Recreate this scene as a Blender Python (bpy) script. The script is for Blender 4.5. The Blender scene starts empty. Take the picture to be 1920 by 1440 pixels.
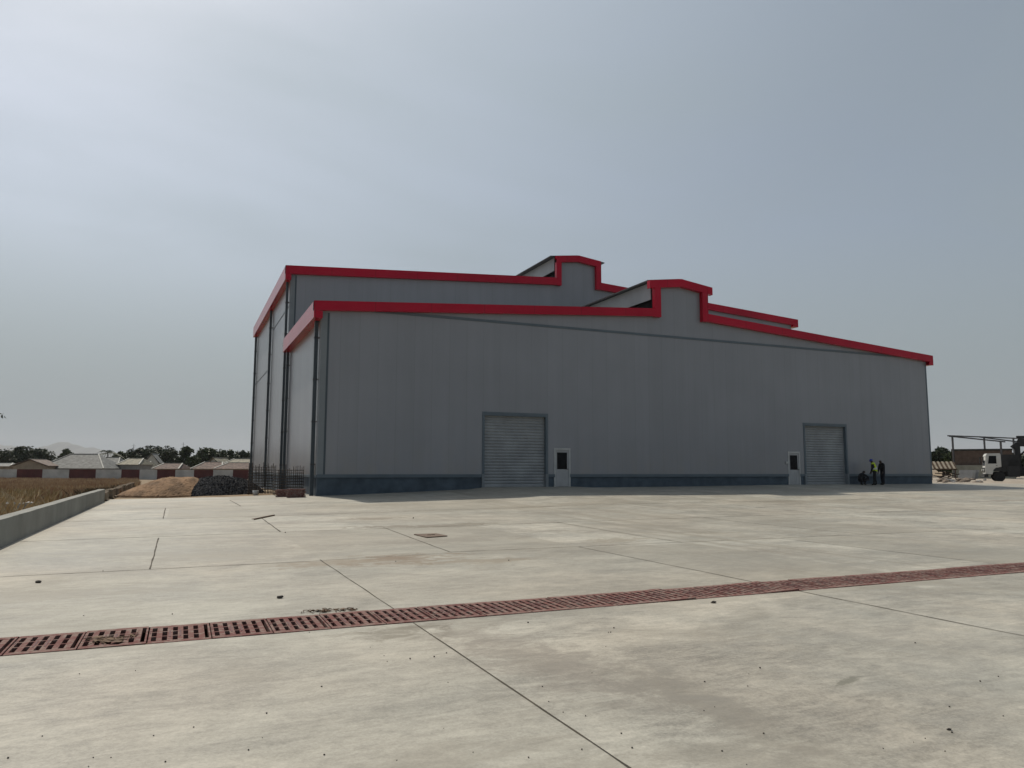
import bpy, bmesh, math, random
from mathutils import Vector, Matrix, noise as mnoise
rng = random.Random(11)
scene = bpy.context.scene
COL = scene.collection
R = math.radians

# ------------------------------------------------------------------ camera
FPX, YAW, PITCH, ROLL = 1408.33, 0.4121, 0.1116, -0.0027
CAM = Vector((-6.2935, -38.9943, 1.0552))
CF = Vector((math.sin(YAW)*math.cos(PITCH), math.cos(YAW)*math.cos(PITCH), math.sin(PITCH)))
_r = Vector((math.cos(YAW), -math.sin(YAW), 0)); _u = _r.cross(CF)
CR = _r*math.cos(ROLL) - _u*math.sin(ROLL); CU = _u*math.cos(ROLL) + _r*math.sin(ROLL)
cd = bpy.data.cameras.new('camera'); cam = bpy.data.objects.new('camera', cd); COL.objects.link(cam)
cd.sensor_width = 36; cd.lens = FPX/1920*36; cd.clip_start = .1; cd.clip_end = 60000
m = Matrix.Identity(4)
for i in range(3):
    m[i][0] = CR[i]; m[i][1] = CU[i]; m[i][2] = -CF[i]; m[i][3] = CAM[i]
cam.matrix_world = m
scene.camera = cam
scene.render.resolution_x = 1024; scene.render.resolution_y = 768

# ------------------------------------------------------------------ light
SUN_EL, SUN_AZ = R(55), R(-12)          # azimuth measured from +Y towards +X
sd = bpy.data.lights.new('sun', 'SUN'); sd.energy = 3.2; sd.angle = R(1.0); sd.color = (1, .92, .79)
sun = bpy.data.objects.new('sun', sd); COL.objects.link(sun)
sdir = Vector((math.sin(SUN_AZ)*math.cos(SUN_EL), math.cos(SUN_AZ)*math.cos(SUN_EL), math.sin(SUN_EL)))
sun.rotation_euler = sdir.to_track_quat('Z', 'Y').to_euler()
sun.location = (0, 0, 60)
world = bpy.data.worlds.new('World'); scene.world = world; world.use_nodes = True
wn, wl = world.node_tree.nodes, world.node_tree.links
wn.clear()
wo = wn.new('ShaderNodeOutputWorld'); bg = wn.new('ShaderNodeBackground')
sky = wn.new('ShaderNodeTexSky'); sky.sky_type = 'NISHITA'; sky.sun_disc = False
sky.sun_elevation = SUN_EL; sky.sun_rotation = SUN_AZ % (2*math.pi)
sky.altitude = 300; sky.air_density = 1.2; sky.dust_density = 3.0; sky.ozone_density = 1.5
hs = wn.new('ShaderNodeHueSaturation'); hs.inputs['Saturation'].default_value = .74
tc = wn.new('ShaderNodeTexCoord')
# thin high veil of cloud: noise laid on a flat cloud layer
sep = wn.new('ShaderNodeSeparateXYZ'); wl.new(tc.outputs['Generated'], sep.inputs[0])
mx = wn.new('ShaderNodeMath'); mx.operation = 'MAXIMUM'; mx.inputs[1].default_value = .04; wl.new(sep.outputs[2], mx.inputs[0])
ad = wn.new('ShaderNodeMath'); ad.operation = 'ADD'; ad.inputs[1].default_value = .25; wl.new(mx.outputs[0], ad.inputs[0])
vd = wn.new('ShaderNodeVectorMath'); vd.operation = 'DIVIDE'; wl.new(tc.outputs['Generated'], vd.inputs[0]); wl.new(ad.outputs[0], vd.inputs[1])
nz = wn.new('ShaderNodeTexNoise'); nz.inputs['Scale'].default_value = 1.3; nz.inputs['Detail'].default_value = 6; nz.inputs['Roughness'].default_value = .5
nz.inputs['Distortion'].default_value = .5
cmp_ = wn.new('ShaderNodeMapping'); cmp_.inputs['Rotation'].default_value = (0, 0, .5); cmp_.inputs['Scale'].default_value = (.8, 1.2, 1)
wl.new(vd.outputs[0], cmp_.inputs[0]); wl.new(cmp_.outputs[0], nz.inputs['Vector'])
mr = wn.new('ShaderNodeMapRange'); mr.inputs[1].default_value = .3; mr.inputs[2].default_value = .75; mr.inputs[3].default_value = .22; mr.inputs[4].default_value = .66
wl.new(nz.outputs[0], mr.inputs[0])
mix = wn.new('ShaderNodeMix'); mix.data_type = 'RGBA'; mix.inputs[7].default_value = (3.55, 4.2, 4.5, 1)
wl.new(sky.outputs[0], hs.inputs['Color']); wl.new(hs.outputs[0], mix.inputs[6]); lo = wn.new('ShaderNodeMapRange'); lo.interpolation_type = 'SMOOTHSTEP'
for i_, q_ in enumerate((.0, .46, .97, 0)): lo.inputs[i_+1].default_value = q_
wl.new(sep.outputs[2], lo.inputs[0])
mxf = wn.new('ShaderNodeMath'); mxf.operation = 'MAXIMUM'; wl.new(mr.outputs[0], mxf.inputs[0]); wl.new(lo.outputs[0], mxf.inputs[1]); wl.new(mxf.outputs[0], mix.inputs[0])
# forward scattering of the thin veil around the sun, and the dusty band over the horizon
dp = wn.new('ShaderNodeVectorMath'); dp.operation = 'DOT_PRODUCT'; wl.new(tc.outputs['Generated'], dp.inputs[0]); dp.inputs[1].default_value = sdir
g1 = wn.new('ShaderNodeMapRange'); g1.interpolation_type = 'SMOOTHSTEP'
for i_, q_ in enumerate((.55, 1.0, .97, 1.33)): g1.inputs[i_+1].default_value = q_
wl.new(dp.outputs['Value'], g1.inputs[0])
g2 = wn.new('ShaderNodeMapRange'); g2.interpolation_type = 'SMOOTHSTEP'
for i_, q_ in enumerate((.0, .34, .9, 1.0)): g2.inputs[i_+1].default_value = q_
wl.new(sep.outputs[2], g2.inputs[0])
g3 = wn.new('ShaderNodeMath'); g3.operation = 'MULTIPLY'; wl.new(g1.outputs[0], g3.inputs[0]); wl.new(g2.outputs[0], g3.inputs[1])
vs = wn.new('ShaderNodeVectorMath'); vs.operation = 'SCALE'; wl.new(mix.outputs[2], vs.inputs[0]); wl.new(g3.outputs[0], vs.inputs['Scale'])
wl.new(vs.outputs[0], bg.inputs[0]); bg.inputs[1].default_value = .088
wl.new(bg.outputs[0], wo.inputs[0])
scene.view_settings.view_transform = 'Standard'; scene.view_settings.look = 'None'
scene.view_settings.exposure = 0; scene.view_settings.gamma = 1
scene.render.engine = 'CYCLES'
scene.cycles.max_bounces = 6; scene.cycles.volume_bounces = 0
scene.cycles.use_denoising = True

# ------------------------------------------------------------------ helpers
def ray(px, py): return CF + CR*((px-960)/FPX) - CU*((py-720)/FPX)
def at_depth(px, py, d): return CAM + ray(px, py)*d
def at_z(px, py, z):
    d = ray(px, py); return CAM + d*((z-CAM.z)/d.z)
def at_y(px, py, y):
    d = ray(px, py); return CAM + d*((y-CAM.y)/d.y)
def lerp(a, b, t): return a+(b-a)*t
def clamp(t, a=0., b=1.): return max(a, min(b, t))
def sstep(a, b, x):
    t = clamp((x-a)/(b-a)); return t*t*(3-2*t)
def interp(x, xs, ys):
    if x <= xs[0]: return ys[0]
    for i in range(1, len(xs)):
        if x <= xs[i]: return lerp(ys[i-1], ys[i], (x-xs[i-1])/(xs[i]-xs[i-1]))
    return ys[-1]
ZY = -.545
TX = [-9.5, -4, 0, 4, 8.2, 9, 14.6, 16, 22, 30, 37, 46, 62]
TZ = [-.56, -.5, -.37, -.25, -.1, 0, 0, -.06, -.05, 0, 0, -.02, -.2]
def yard_z(x, y):
    t = clamp((y+24)/23.5)
    return lerp(ZY, interp(x, TX, TZ), t*t*(1.6-.6*t)) if y > -24 else ZY
def earth_z(x, y):
    far = sstep(20, 140, math.hypot(x+6, y+39))
    z = lerp(yard_z(x, y)-.12+.18*sstep(4.02, 4.3, y), -1.5, far)
    z += .38*(1-sstep(-11.5, -9.7, x))*(1-far)*(1-sstep(-6, 6, y))
    return z
def ground_at(px, py, fn=yard_z):
    d = ray(px, py); z = ZY
    for _ in range(40):
        P = CAM + d*((z-CAM.z)/d.z); z = lerp(z, fn(P.x, P.y), .6)
        if z > CAM.z-.3: z = CAM.z-.3
    P.z = fn(P.x, P.y); return P

class MB:
    def __init__(s): s.v = []; s.f = []; s.mi = []; s.sm = []
    def add(s, vs, fs, mi=0, smooth=False):
        b = len(s.v); s.v += [tuple(q) for q in vs]
        for f in fs: s.f.append([b+i for i in f]); s.mi.append(mi); s.sm.append(smooth)
        return s
    def hexa(s, c, mi=0):      # 8 corners: bottom 4 ccw, top 4 ccw
        return s.add(c, [(3,2,1,0),(4,5,6,7),(0,1,5,4),(1,2,6,5),(2,3,7,6),(3,0,4,7)], mi)
    def box(s, x0, x1, y0, y1, z0, z1, mi=0):
        return s.hexa([(x0,y0,z0),(x1,y0,z0),(x1,y1,z0),(x0,y1,z0),(x0,y0,z1),(x1,y0,z1),(x1,y1,z1),(x0,y1,z1)], mi)
    def obox(s, c, ax, ay, az, mi=0):   # oriented box by half vectors
        c, ax, ay, az = map(Vector, (c, ax, ay, az))
        return s.hexa([c-ax-ay-az, c+ax-ay-az, c+ax+ay-az, c-ax+ay-az, c-ax-ay+az, c+ax-ay+az, c+ax+ay+az, c-ax+ay+az], mi)
    def bar(s, p, q, w, h=None, mi=0):
        p, q = Vector(p), Vector(q); h = h or w; d = (q-p).normalized()
        side = d.cross(Vector((0,0,1)))
        side = Vector((1,0,0)) if side.length < 1e-3 else side.normalized()
        up = side.cross(d)
        return s.obox((p+q)/2, (q-p)/2, side*(w/2), up*(h/2), mi)
    def tube(s, pts, rad, n=8, mi=0, caps=True, smooth=True):
        pts = [Vector(p) for p in pts]
        rad = rad if isinstance(rad, (list, tuple)) else [rad]*len(pts)
        b = len(s.v); prev = None
        for i, p in enumerate(pts):
            d = (pts[min(i+1, len(pts)-1)] - pts[max(i-1, 0)]).normalized()
            a = d.cross(Vector((0,0,1))) if prev is None else prev - d*prev.dot(d)
            if a.length < 1e-3: a = d.cross(Vector((1,0,0)))
            a.normalize(); c = d.cross(a); prev = a
            for k in range(n):
                t = 2*math.pi*k/n
                s.v.append(tuple(p + a*(math.cos(t)*rad[i]) + c*(math.sin(t)*rad[i])))
        for i in range(len(pts)-1):
            for k in range(n):
                s.f.append([b+i*n+k, b+i*n+(k+1)%n, b+(i+1)*n+(k+1)%n, b+(i+1)*n+k]); s.mi.append(mi); s.sm.append(smooth)
        if caps:
            s.f.append([b+k for k in range(n)][::-1]); s.mi.append(mi); s.sm.append(False)
            s.f.append([b+(len(pts)-1)*n+k for k in range(n)]); s.mi.append(mi); s.sm.append(False)
        return s
    def lathe(s, prof, c=(0,0,0), axis='z', n=20, mi=0, smooth=True):
        b = len(s.v); c = Vector(c)
        for (r, h) in prof:
            for k in range(n):
                t = 2*math.pi*k/n; a, e = r*math.cos(t), r*math.sin(t)
                s.v.append(tuple(c + (Vector((a,e,h)) if axis == 'z' else Vector((a,h,e)))))
        for i in range(len(prof)-1):
            for k in range(n):
                s.f.append([b+i*n+k, b+i*n+(k+1)%n, b+(i+1)*n+(k+1)%n, b+(i+1)*n+k]); s.mi.append(mi); s.sm.append(smooth)
        s.f.append([b+k for k in range(n)][::-1]); s.mi.append(mi); s.sm.append(False)
        s.f.append([b+(len(prof)-1)*n+k for k in range(n)]); s.mi.append(mi); s.sm.append(False)
        return s
    def prism_y(s, poly, y0, y1, mi=0):    # poly in x,z
        n = len(poly)
        vs = [(x, y0, z) for x, z in poly]+[(x, y1, z) for x, z in poly]
        fs = [list(range(n)), list(range(2*n-1, n-1, -1))]+[[i, i+n, (i+1)%n+n, (i+1)%n] for i in range(n)]
        return s.add(vs, fs, mi)
    def blob(s, c, r, seed=0, sub=2, amp=.25, mi=0, sq=(1,1,1), freq=1.5, smooth=False):
        bm = bmesh.new(); bmesh.ops.create_icosphere(bm, subdivisions=sub, radius=1)
        vs = []
        for v in bm.verts:
            k = 1+amp*mnoise.noise(v.co*freq+Vector((seed*3.1, seed*1.7, seed*.9)))*2
            vs.append(Vector(c)+Vector((v.co.x*sq[0], v.co.y*sq[1], v.co.z*sq[2]))*r*k)
        fs = [[v.index for v in f.verts] for f in bm.faces]; bm.free()
        return s.add(vs, fs, mi, smooth)
    def mesh(s, name, mats):
        me = bpy.data.meshes.new(name); me.from_pydata(s.v, [], s.f)
        for mt in (mats if isinstance(mats, (list, tuple)) else [mats]): me.materials.append(mt)
        me.polygons.foreach_set('material_index', s.mi); me.polygons.foreach_set('use_smooth', s.sm)
        me.update(); return me
    def build(s, name, mats, parent=None, loc=None, fix=True):
        me = s.mesh(name, mats)
        if fix and len(me.polygons) < 60000:
            bm = bmesh.new(); bm.from_mesh(me); bmesh.ops.recalc_face_normals(bm, faces=bm.faces); bm.to_mesh(me); bm.free()
        o = bpy.data.objects.new(name, me); COL.objects.link(o)
        if parent: o.parent = parent
        if loc: o.location = loc
        return o
def tag(o, label=None, cat=None, group=None, kind=None):
    if label: o['label'] = label
    if cat: o['category'] = cat
    if group: o['group'] = group
    if kind: o['kind'] = kind
    return o
def thing(name, label, cat, loc=(0,0,0), rz=0, group=None):
    o = bpy.data.objects.new(name, None); COL.objects.link(o); o.empty_display_size = .3
    o.location = loc; o.rotation_euler = (0,0,rz)
    return tag(o, label, cat, group)
def copy_tree(o, parent=None):
    c = o.copy(); COL.objects.link(c)
    if parent: c.parent = parent
    for ch in list(o.children): copy_tree(ch, c)
    return c

# ------------------------------------------------------------------ materials
def nm(name):
    mt = bpy.data.materials.new(name); mt.use_nodes = True
    nt = mt.node_tree; b = nt.nodes['Principled BSDF']; return mt, nt, b
def noise_node(nt, scale, detail=4, rough=.55, vec=None, stretch=None, dist=0):
    n = nt.nodes.new('ShaderNodeTexNoise'); n.inputs['Scale'].default_value = scale
    n.inputs['Detail'].default_value = detail; n.inputs['Roughness'].default_value = rough; n.inputs['Distortion'].default_value = dist
    if vec is None:
        t = nt.nodes.new('ShaderNodeTexCoord'); vec = t.outputs['Object']
    if stretch:
        mp = nt.nodes.new('ShaderNodeMapping'); mp.inputs['Scale'].default_value = stretch[:3]
        if len(stretch) > 3: mp.inputs['Rotation'].default_value = (0,0,stretch[3])
        nt.links.new(vec, mp.inputs[0]); vec = mp.outputs[0]
    nt.links.new(vec, n.inputs['Vector']); return n.outputs[0]
def rng_node(nt, v, a, b, c, d):
    n = nt.nodes.new('ShaderNodeMapRange'); nt.links.new(v, n.inputs[0])
    for i, q in enumerate((a,b,c,d)): n.inputs[i+1].default_value = q
    return n.outputs[0]
def math_node(nt, op, a, b=None):
    n = nt.nodes.new('ShaderNodeMath'); n.operation = op
    for i, q in enumerate((a, b)):
        if q is None: continue
        if isinstance(q, (int, float)): n.inputs[i].default_value = q
        else: nt.links.new(q, n.inputs[i])
    return n.outputs[0]
def mix_node(nt, fac, a, b, mode='MIX'):
    n = nt.nodes.new('ShaderNodeMix'); n.data_type = 'RGBA'; n.blend_type = mode
    for i, q in ((0, fac), (6, a), (7, b)):
        if isinstance(q, (int, float)): n.inputs[i].default_value = q
        elif isinstance(q, tuple): n.inputs[i].default_value = (*q[:3], 1)
        else: nt.links.new(q, n.inputs[i])
    return n.outputs[2]
def bump(nt, b, h, strength=.2, dist=.02):
    n = nt.nodes.new('ShaderNodeBump'); n.inputs['Strength'].default_value = strength; n.inputs['Distance'].default_value = dist
    nt.links.new(h, n.inputs['Height']); nt.links.new(n.outputs[0], b.inputs['Normal'])
def mat(name, col, rough=.7, var=.15, scale=3, metal=0, bmp=0, col2=None, spec=.5, detail=5):
    mt, nt, b = nm(name)
    n = noise_node(nt, scale, detail)
    c2 = col2 or tuple(c*(1-var*1.6) for c in col)
    c = mix_node(nt, rng_node(nt, n, .32, .68, 0, 1), tuple(min(1, q*(1+var*.6)) for q in col), c2)
    nt.links.new(c, b.inputs['Base Color']); b.inputs['Roughness'].default_value = rough; b.inputs['Metallic'].default_value = metal
    b.inputs['Specular IOR Level'].default_value = spec
    if bmp: bump(nt, b, noise_node(nt, scale*4, 6), bmp)
    return mt

def panel_mat(name, axis, col, pitch=1.0):
    mt, nt, b = nm(name)
    t = nt.nodes.new('ShaderNodeTexCoord'); sp = nt.nodes.new('ShaderNodeSeparateXYZ'); nt.links.new(t.outputs['Object'], sp.inputs[0])
    u = math_node(nt, 'DIVIDE', sp.outputs[axis], pitch)
    fr = math_node(nt, 'FRACT', u)
    e = math_node(nt, 'ABSOLUTE', math_node(nt, 'SUBTRACT', fr, .5))
    seam = rng_node(nt, e, .482, .494, 0, 1)
    wn_ = nt.nodes.new('ShaderNodeTexWhiteNoise'); wn_.noise_dimensions = '1D'; nt.links.new(math_node(nt, 'FLOOR', u), wn_.inputs['W'])
    streak = noise_node(nt, .9, 5, .6, t.outputs['Object'], (2.2, 2.2, .14))
    cloud = noise_node(nt, .25, 3, .5, t.outputs['Object'])
    k = math_node(nt, 'ADD', rng_node(nt, wn_.outputs[0], 0, 1, -.02, .02), rng_node(nt, streak, .3, .7, -.035, .03))
    k = math_node(nt, 'ADD', k, rng_node(nt, cloud, .3, .7, -.05, .05))
    k = math_node(nt, 'ADD', k, 1)
    k = math_node(nt, 'MULTIPLY', k, rng_node(nt, seam, 0, 1, 1, .88))
    cc = nt.nodes.new('ShaderNodeVectorMath'); cc.operation = 'SCALE'; cc.inputs[0].default_value = col; nt.links.new(k, cc.inputs['Scale'])
    dust = rng_node(nt, sp.outputs[2], .5, 2.6, .3, 0)
    dn = math_node(nt, 'MULTIPLY', dust, rng_node(nt, noise_node(nt, 1.2, 5, .6, t.outputs['Object'], (1,1,.5)), .35, .7, 0, 1))
    c = mix_node(nt, dn, cc.outputs[0], (.30, .26, .20))
    nt.links.new(c, b.inputs['Base Color']); b.inputs['Roughness'].default_value = .27; b.inputs['Specular IOR Level'].default_value = .62
    h = math_node(nt, 'ADD', math_node(nt, 'MULTIPLY', seam, -.6), noise_node(nt, 1.1, 2, .5, t.outputs['Object'], (1,1,.35)))
    bump(nt, b, h, .06, .03)
    return mt

M = {}
M['panel_x'] = panel_mat('wall_panel_front', 0, (.238, .244, .266))
M['panel_y'] = panel_mat('wall_panel_side', 1, (.238, .244, .266))
M['red'] = mat('red_fascia', (.43, .004, .026), .2, .1, .35, spec=.22)
def add_seams(mt, pitch):
    nt = mt.node_tree; b = nt.nodes['Principled BSDF']; src = b.inputs['Base Color'].links[0].from_socket
    t = nt.nodes.new('ShaderNodeTexCoord'); sp = nt.nodes.new('ShaderNodeSeparateXYZ'); nt.links.new(t.outputs['Object'], sp.inputs[0])
    k = None
    for a in (0, 1):
        e = math_node(nt, 'ABSOLUTE', math_node(nt, 'SUBTRACT', math_node(nt, 'FRACT', math_node(nt, 'DIVIDE', math_node(nt, 'ADD', sp.outputs[a], .37), pitch)), .5))
        q = rng_node(nt, e, .4935, .497, 0, .55); k = q if k is None else math_node(nt, 'MAXIMUM', k, q)
    nt.links.new(mix_node(nt, k, src, (.05, .004, .006)), b.inputs['Base Color'])
    bump(nt, b, noise_node(nt, .8, 2, .5), .05, .03)
add_seams(M['red'], 3.1)
M['flash'] = mat('slate_flashing', (.1, .13, .155), .5, .08, 1)
M['flash_light'] = mat('pale_flashing', (.19, .21, .225), .5, .05, 1)
M['pipe'] = mat('downpipe', (.055, .075, .09), .5, .1, 1)
M['plinth'] = mat('plinth_paint', (.07, .096, .122), .8, .22, 1.5, bmp=.25)
M['dark'] = mat('dark_void', (.012, .013, .016), .9, .1)
M['shutter'] = mat('shutter_steel', (.27, .28, .288), .45, .14, 1.1, metal=0)
M['white'] = mat('white_paint', (.46, .46, .45), .5, .08, 2)
M['doorwhite'] = mat('door_paint', (.38, .38, .385), .5, .08, 2)
M['glass_dark'] = mat('dark_glass', (.006, .007, .009), .12, .1, spec=.12)
M['roof_grey'] = mat('roof_sheet', (.3, .31, .32), .5, .1, 1)
M['steel'] = mat('steel', (.06, .06, .065), .6, .2, 3)
M['rebar'] = mat('rebar_rust', (.045, .035, .03), .8, .25, 6)
M['rust'] = mat('rust_plate', (.13, .085, .055), .85, .3, 5, bmp=.2)
M['soil'] = mat('soil', (.2, .145, .09), .95, .3, 3, bmp=.5)

def concrete(name, joints=True):
    mt, nt, b = nm(name)
    t = nt.nodes.new('ShaderNodeTexCoord'); P = t.outputs['Object']
    sp = nt.nodes.new('ShaderNodeSeparateXYZ'); nt.links.new(P, sp.inputs[0])
    med = noise_node(nt, .42, 6, .6, P, (1, 1.5, 1, .5), dist=.8)
    trow = noise_node(nt, 3.2, 6, .62, P, (.4, 1.5, 1, .25), dist=2.2)
    fine = noise_node(nt, 26, 5, .7, P)
    tint = noise_node(nt, .22, 4, .55, P, (1, 1, 1, 1.2))
    c = mix_node(nt, rng_node(nt, tint, .4, .6, 0, 1), (.356, .326, .268), (.338, .326, .278))
    v = None
    for sc_, det, a_, st in ((.1, 3, .09, (1,1,1,0)), (1.1, 6, .12, (1,1.3,1,-.3)), (7, 5, .11, (.7,1.1,1,.3)), (60, 3, .11, (1,1,1,0))):
        q_ = rng_node(nt, noise_node(nt, sc_, det, .6, P, st, dist=.6), .36, .64, -a_, a_)
        v = q_ if v is None else math_node(nt, 'ADD', v, q_)
    v = math_node(nt, 'ADD', v, rng_node(nt, med, .40, .60, -.16, .13))
    v = math_node(nt, 'ADD', v, rng_node(nt, trow, .38, .62, -.10, .10))
    v = math_node(nt, 'ADD', v, rng_node(nt, fine, .38, .62, -.09, .09))
    v = math_node(nt, 'ADD', v, 1.0)
    sv = nt.nodes.new('ShaderNodeVectorMath'); sv.operation = 'SCALE'; nt.links.new(c, sv.inputs[0]); nt.links.new(v, sv.inputs['Scale']); c = sv.outputs[0]
    # bays poured at different times
    cx = math_node(nt, 'FLOOR', math_node(nt, 'DIVIDE', math_node(nt, 'ADD', sp.outputs[0], 4.0), 2.64))
    cy = math_node(nt, 'FLOOR', math_node(nt, 'DIVIDE', math_node(nt, 'ADD', sp.outputs[1], 25.4), 6.1))
    w = nt.nodes.new('ShaderNodeTexWhiteNoise'); w.noise_dimensions = '2D'
    cb = nt.nodes.new('ShaderNodeCombineXYZ'); nt.links.new(cx, cb.inputs[0]); nt.links.new(cy, cb.inputs[1]); nt.links.new(cb.outputs[0], w.inputs['Vector'])
    c = mix_node(nt, rng_node(nt, w.outputs[0], 0, 1, 0, .62), c, (0.252, 0.232, 0.186))
    # faint tyre streaks fanning from the doors to the right
    tr = noise_node(nt, 1.0, 3, .5, P, (2.6, .06, 1, -.5))
    c = mix_node(nt, math_node(nt, 'MULTIPLY', rng_node(nt, tr, .54, .68, 0, .6), rng_node(nt, sp.outputs[0], -2, 6, 0, 1)), c, (0.227, 0.204, 0.157))
    edge_n = noise_node(nt, 2.4, 7, .72, P, (1, 1.4, 1, .2), dist=.9)
    blot = noise_node(nt, .33, 7, .68, P, (1, 1.7, 1, -.2), dist=1.0)
    c = mix_node(nt, rng_node(nt, blot, .52, .62, 0, .45), c, (.215, .195, .155))
    def stain_or_falloff(x, y, rx, ry, col, amt, rot=0, soft=.55):
        nonlocal c
        mp = nt.nodes.new('ShaderNodeMapping'); mp.vector_type = 'TEXTURE'
        mp.inputs['Location'].default_value = (x, y, 0); mp.inputs['Rotation'].default_value = (0, 0, rot); mp.inputs['Scale'].default_value = (rx, ry, 1000)
        nt.links.new(P, mp.inputs[0])
        ln = nt.nodes.new('ShaderNodeVectorMath'); ln.operation = 'LENGTH'; nt.links.new(mp.outputs[0], ln.inputs[0])
        d = math_node(nt, 'ADD', ln.outputs['Value'], rng_node(nt, edge_n, .3, .7, -1.0, 1.0))
        c = mix_node(nt, rng_node(nt, d, 1.1, 1.1-soft, 0, min(1, amt*1.35)), c, col)
    stain_or_falloff(-2.7, -25.9, 1.25, .75, (0.168, 0.120, 0.071), .55, .1, .9)
    stain_or_falloff(-2.75, -25.6, .35, .3, (0.134, 0.080, 0.046), .7)
    stain_or_falloff(-1.5, -26.6, 1.2, .35, (0.210, 0.172, 0.118), .45, -.1)
    stain_or_falloff(-3.6, -25.8, 1.4, .4, (0.210, 0.168, 0.114), .5, .2)
    stain_or_falloff(-.3, -18.9, 1.9, .55, (0.168, 0.144, 0.107), .62, -.15)
    stain_or_falloff(1.4, -18.6, .8, .4, (0.168, 0.148, 0.107), .55)
    stain_or_falloff(-.9, -15.6, .9, .6, (0.168, 0.140, 0.100), .5)
    stain_or_falloff(2.8, -24.2, .9, .5, (0.227, 0.200, 0.150), .5, .4)
    stain_or_falloff(-3.5, -33.0, .5, 1.6, (0.185, 0.160, 0.129), .4, .15, .9)
    stain_or_falloff(-2.9, -34.6, .3, 1.4, (0.210, 0.188, 0.150), .45, 0, .9)
    stain_or_falloff(-4.3, -31.6, .5, .35, (0.143, 0.124, 0.086), .5, 0, .9)
    stain_or_falloff(-1.6, -34.6, .22, .06, (0.143, 0.136, 0.100), .6, .3)
    stain_or_falloff(1.6, -35.2, 4.2, 3.4, (.225, .22, .195), .26, .2, 1.0)  # part dirt, part painted falloff of the sun sheen towards the right
    stain_or_falloff(4.5, -28.5, 5.5, 1.5, (.215, .205, .175), .3, .1, 1.0)
    stain_or_falloff(-1.2, -22.8, 2.6, .7, (.2, .18, .145), .45, .1, .8)
    stain_or_falloff(2.2, -21.5, 1.6, .5, (.2, .185, .15), .4, -.2, .8)
    stain_or_falloff(-.6, -12.5, 2.6, 1.0, (.2, .18, .145), .45, .1, .8)
    stain_or_falloff(5.5, -15.5, 2.4, .8, (.2, .18, .145), .4, -.1, .8)
    stain_or_falloff(-7.6, -22.6, 2.2, 1.6, (.24, .235, .215), .35, 0, 1.0)
    stain_or_falloff(8, -12, 5, 1.2, (0.227, 0.196, 0.143), .35, .1, .9)
    stain_or_falloff(20, -13, 6, 1.5, (0.210, 0.180, 0.132), .3, -.1, .9)
    stain_or_falloff(30, -15, 2.5, .5, (0.168, 0.124, 0.086), .45, .1, .9)
    stain_or_falloff(5.6, -23.2, 1.2, .4, (0.202, 0.184, 0.143), .55, -.35, .9)
    stain_or_falloff(-5.6, -24, 1.8, 1.2, (0.252, 0.232, 0.189), .5, 0, .9)
    stain_or_falloff(1.0, -8.5, 3, 1.2, (0.227, 0.200, 0.150), .35, .2, .9)
    nt.links.new(c, b.inputs['Base Color'])
    nt.links.new(rng_node(nt, med, .3, .7, .5, .72), b.inputs['Roughness']); b.inputs['Specular IOR Level'].default_value = .45
    h = math_node(nt, 'ADD', math_node(nt, 'MULTIPLY', trow, .6), math_node(nt, 'MULTIPLY', fine, .25))
    bump(nt, b, h, .3, .02)
    return mt
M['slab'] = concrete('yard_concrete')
M['wallconc'] = mat('cast_concrete', (.245, .245, .22), .85, .14, .9, bmp=.2)
M['joint'] = mat('joint_gap', (.075, .062, .045), .95, .35, 3)

# ------------------------------------------------------------------ ground
def span(a, b, n): return [lerp(a, b, i/n) for i in range(n+1)]
def grid(xs, ys, fn, mb=None):
    mb = mb or MB(); nx = len(xs)
    vs = [(x, y, fn(x, y)) for y in ys for x in xs]
    fs = [(j*nx+i, j*nx+i+1, (j+1)*nx+i+1, (j+1)*nx+i) for j in range(len(ys)-1) for i in range(nx-1)]
    return mb.add(vs, fs, 0, True)
exs = [-14500,-6000,-3000,-1200,-500,-250,-150,-100]+span(-75,-20,22)+span(-19,10,29)+span(15,130,24)+[160,250,500,1200,3000,6000,14500]
eys = sorted([-700,-300,-120]+span(-60,60,60)+span(64,200,34)+[260,400,700,1300,2600,6000,14500,4.0,4.3])
def earth_fn(x, y):
    z = earth_z(x, y)
    if math.hypot(x, y) < 300 and (x < -10 or y > 5): z += .07*mnoise.noise(Vector((x*.35, y*.35, 0)))+.2*mnoise.noise(Vector((x*.06, y*.06, 3)))
    if -9.6 < x < 70 and y < 4.05: z = min(z, yard_z(x, y)-.12)
    return z
def earth_mat():
    mt, nt, b = nm('dry_earth'); t = nt.nodes.new('ShaderNodeTexCoord'); P = t.outputs['Object']
    a = noise_node(nt, .08, 5, .6, P); f = noise_node(nt, 1.5, 7, .65, P)
    c = mix_node(nt, rng_node(nt, a, .35, .65, 0, 1), (.235, .165, .105), (.30, .25, .18))
    c = mix_node(nt, rng_node(nt, f, .5, .7, 0, .6), c, (.13, .095, .06))
    c = mix_node(nt, rng_node(nt, f, .45, .3, 0, .4), c, (.38, .32, .25))
    nt.links.new(c, b.inputs['Base Color']); b.inputs['Roughness'].default_value = .95; b.inputs['Specular IOR Level'].default_value = .1
    bump(nt, b, f, .5, .08); return mt
M['earth'] = earth_mat()
tag(grid(exs, eys, earth_fn).build('ground', M['earth'], fix=False), kind='structure')

GY0, GY1 = -31.212, -30.399              # the drain line
yb = 4.0
ymb = MB()
xs = span(-9.5, 20, 59)+span(21, 70, 49)
grid(xs, [-75,-55]+span(-48, GY0, 16), yard_z, ymb)
grid(xs, span(GY1, -1, 42)+span(-.5, yb, 8), yard_z, ymb)
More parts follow.
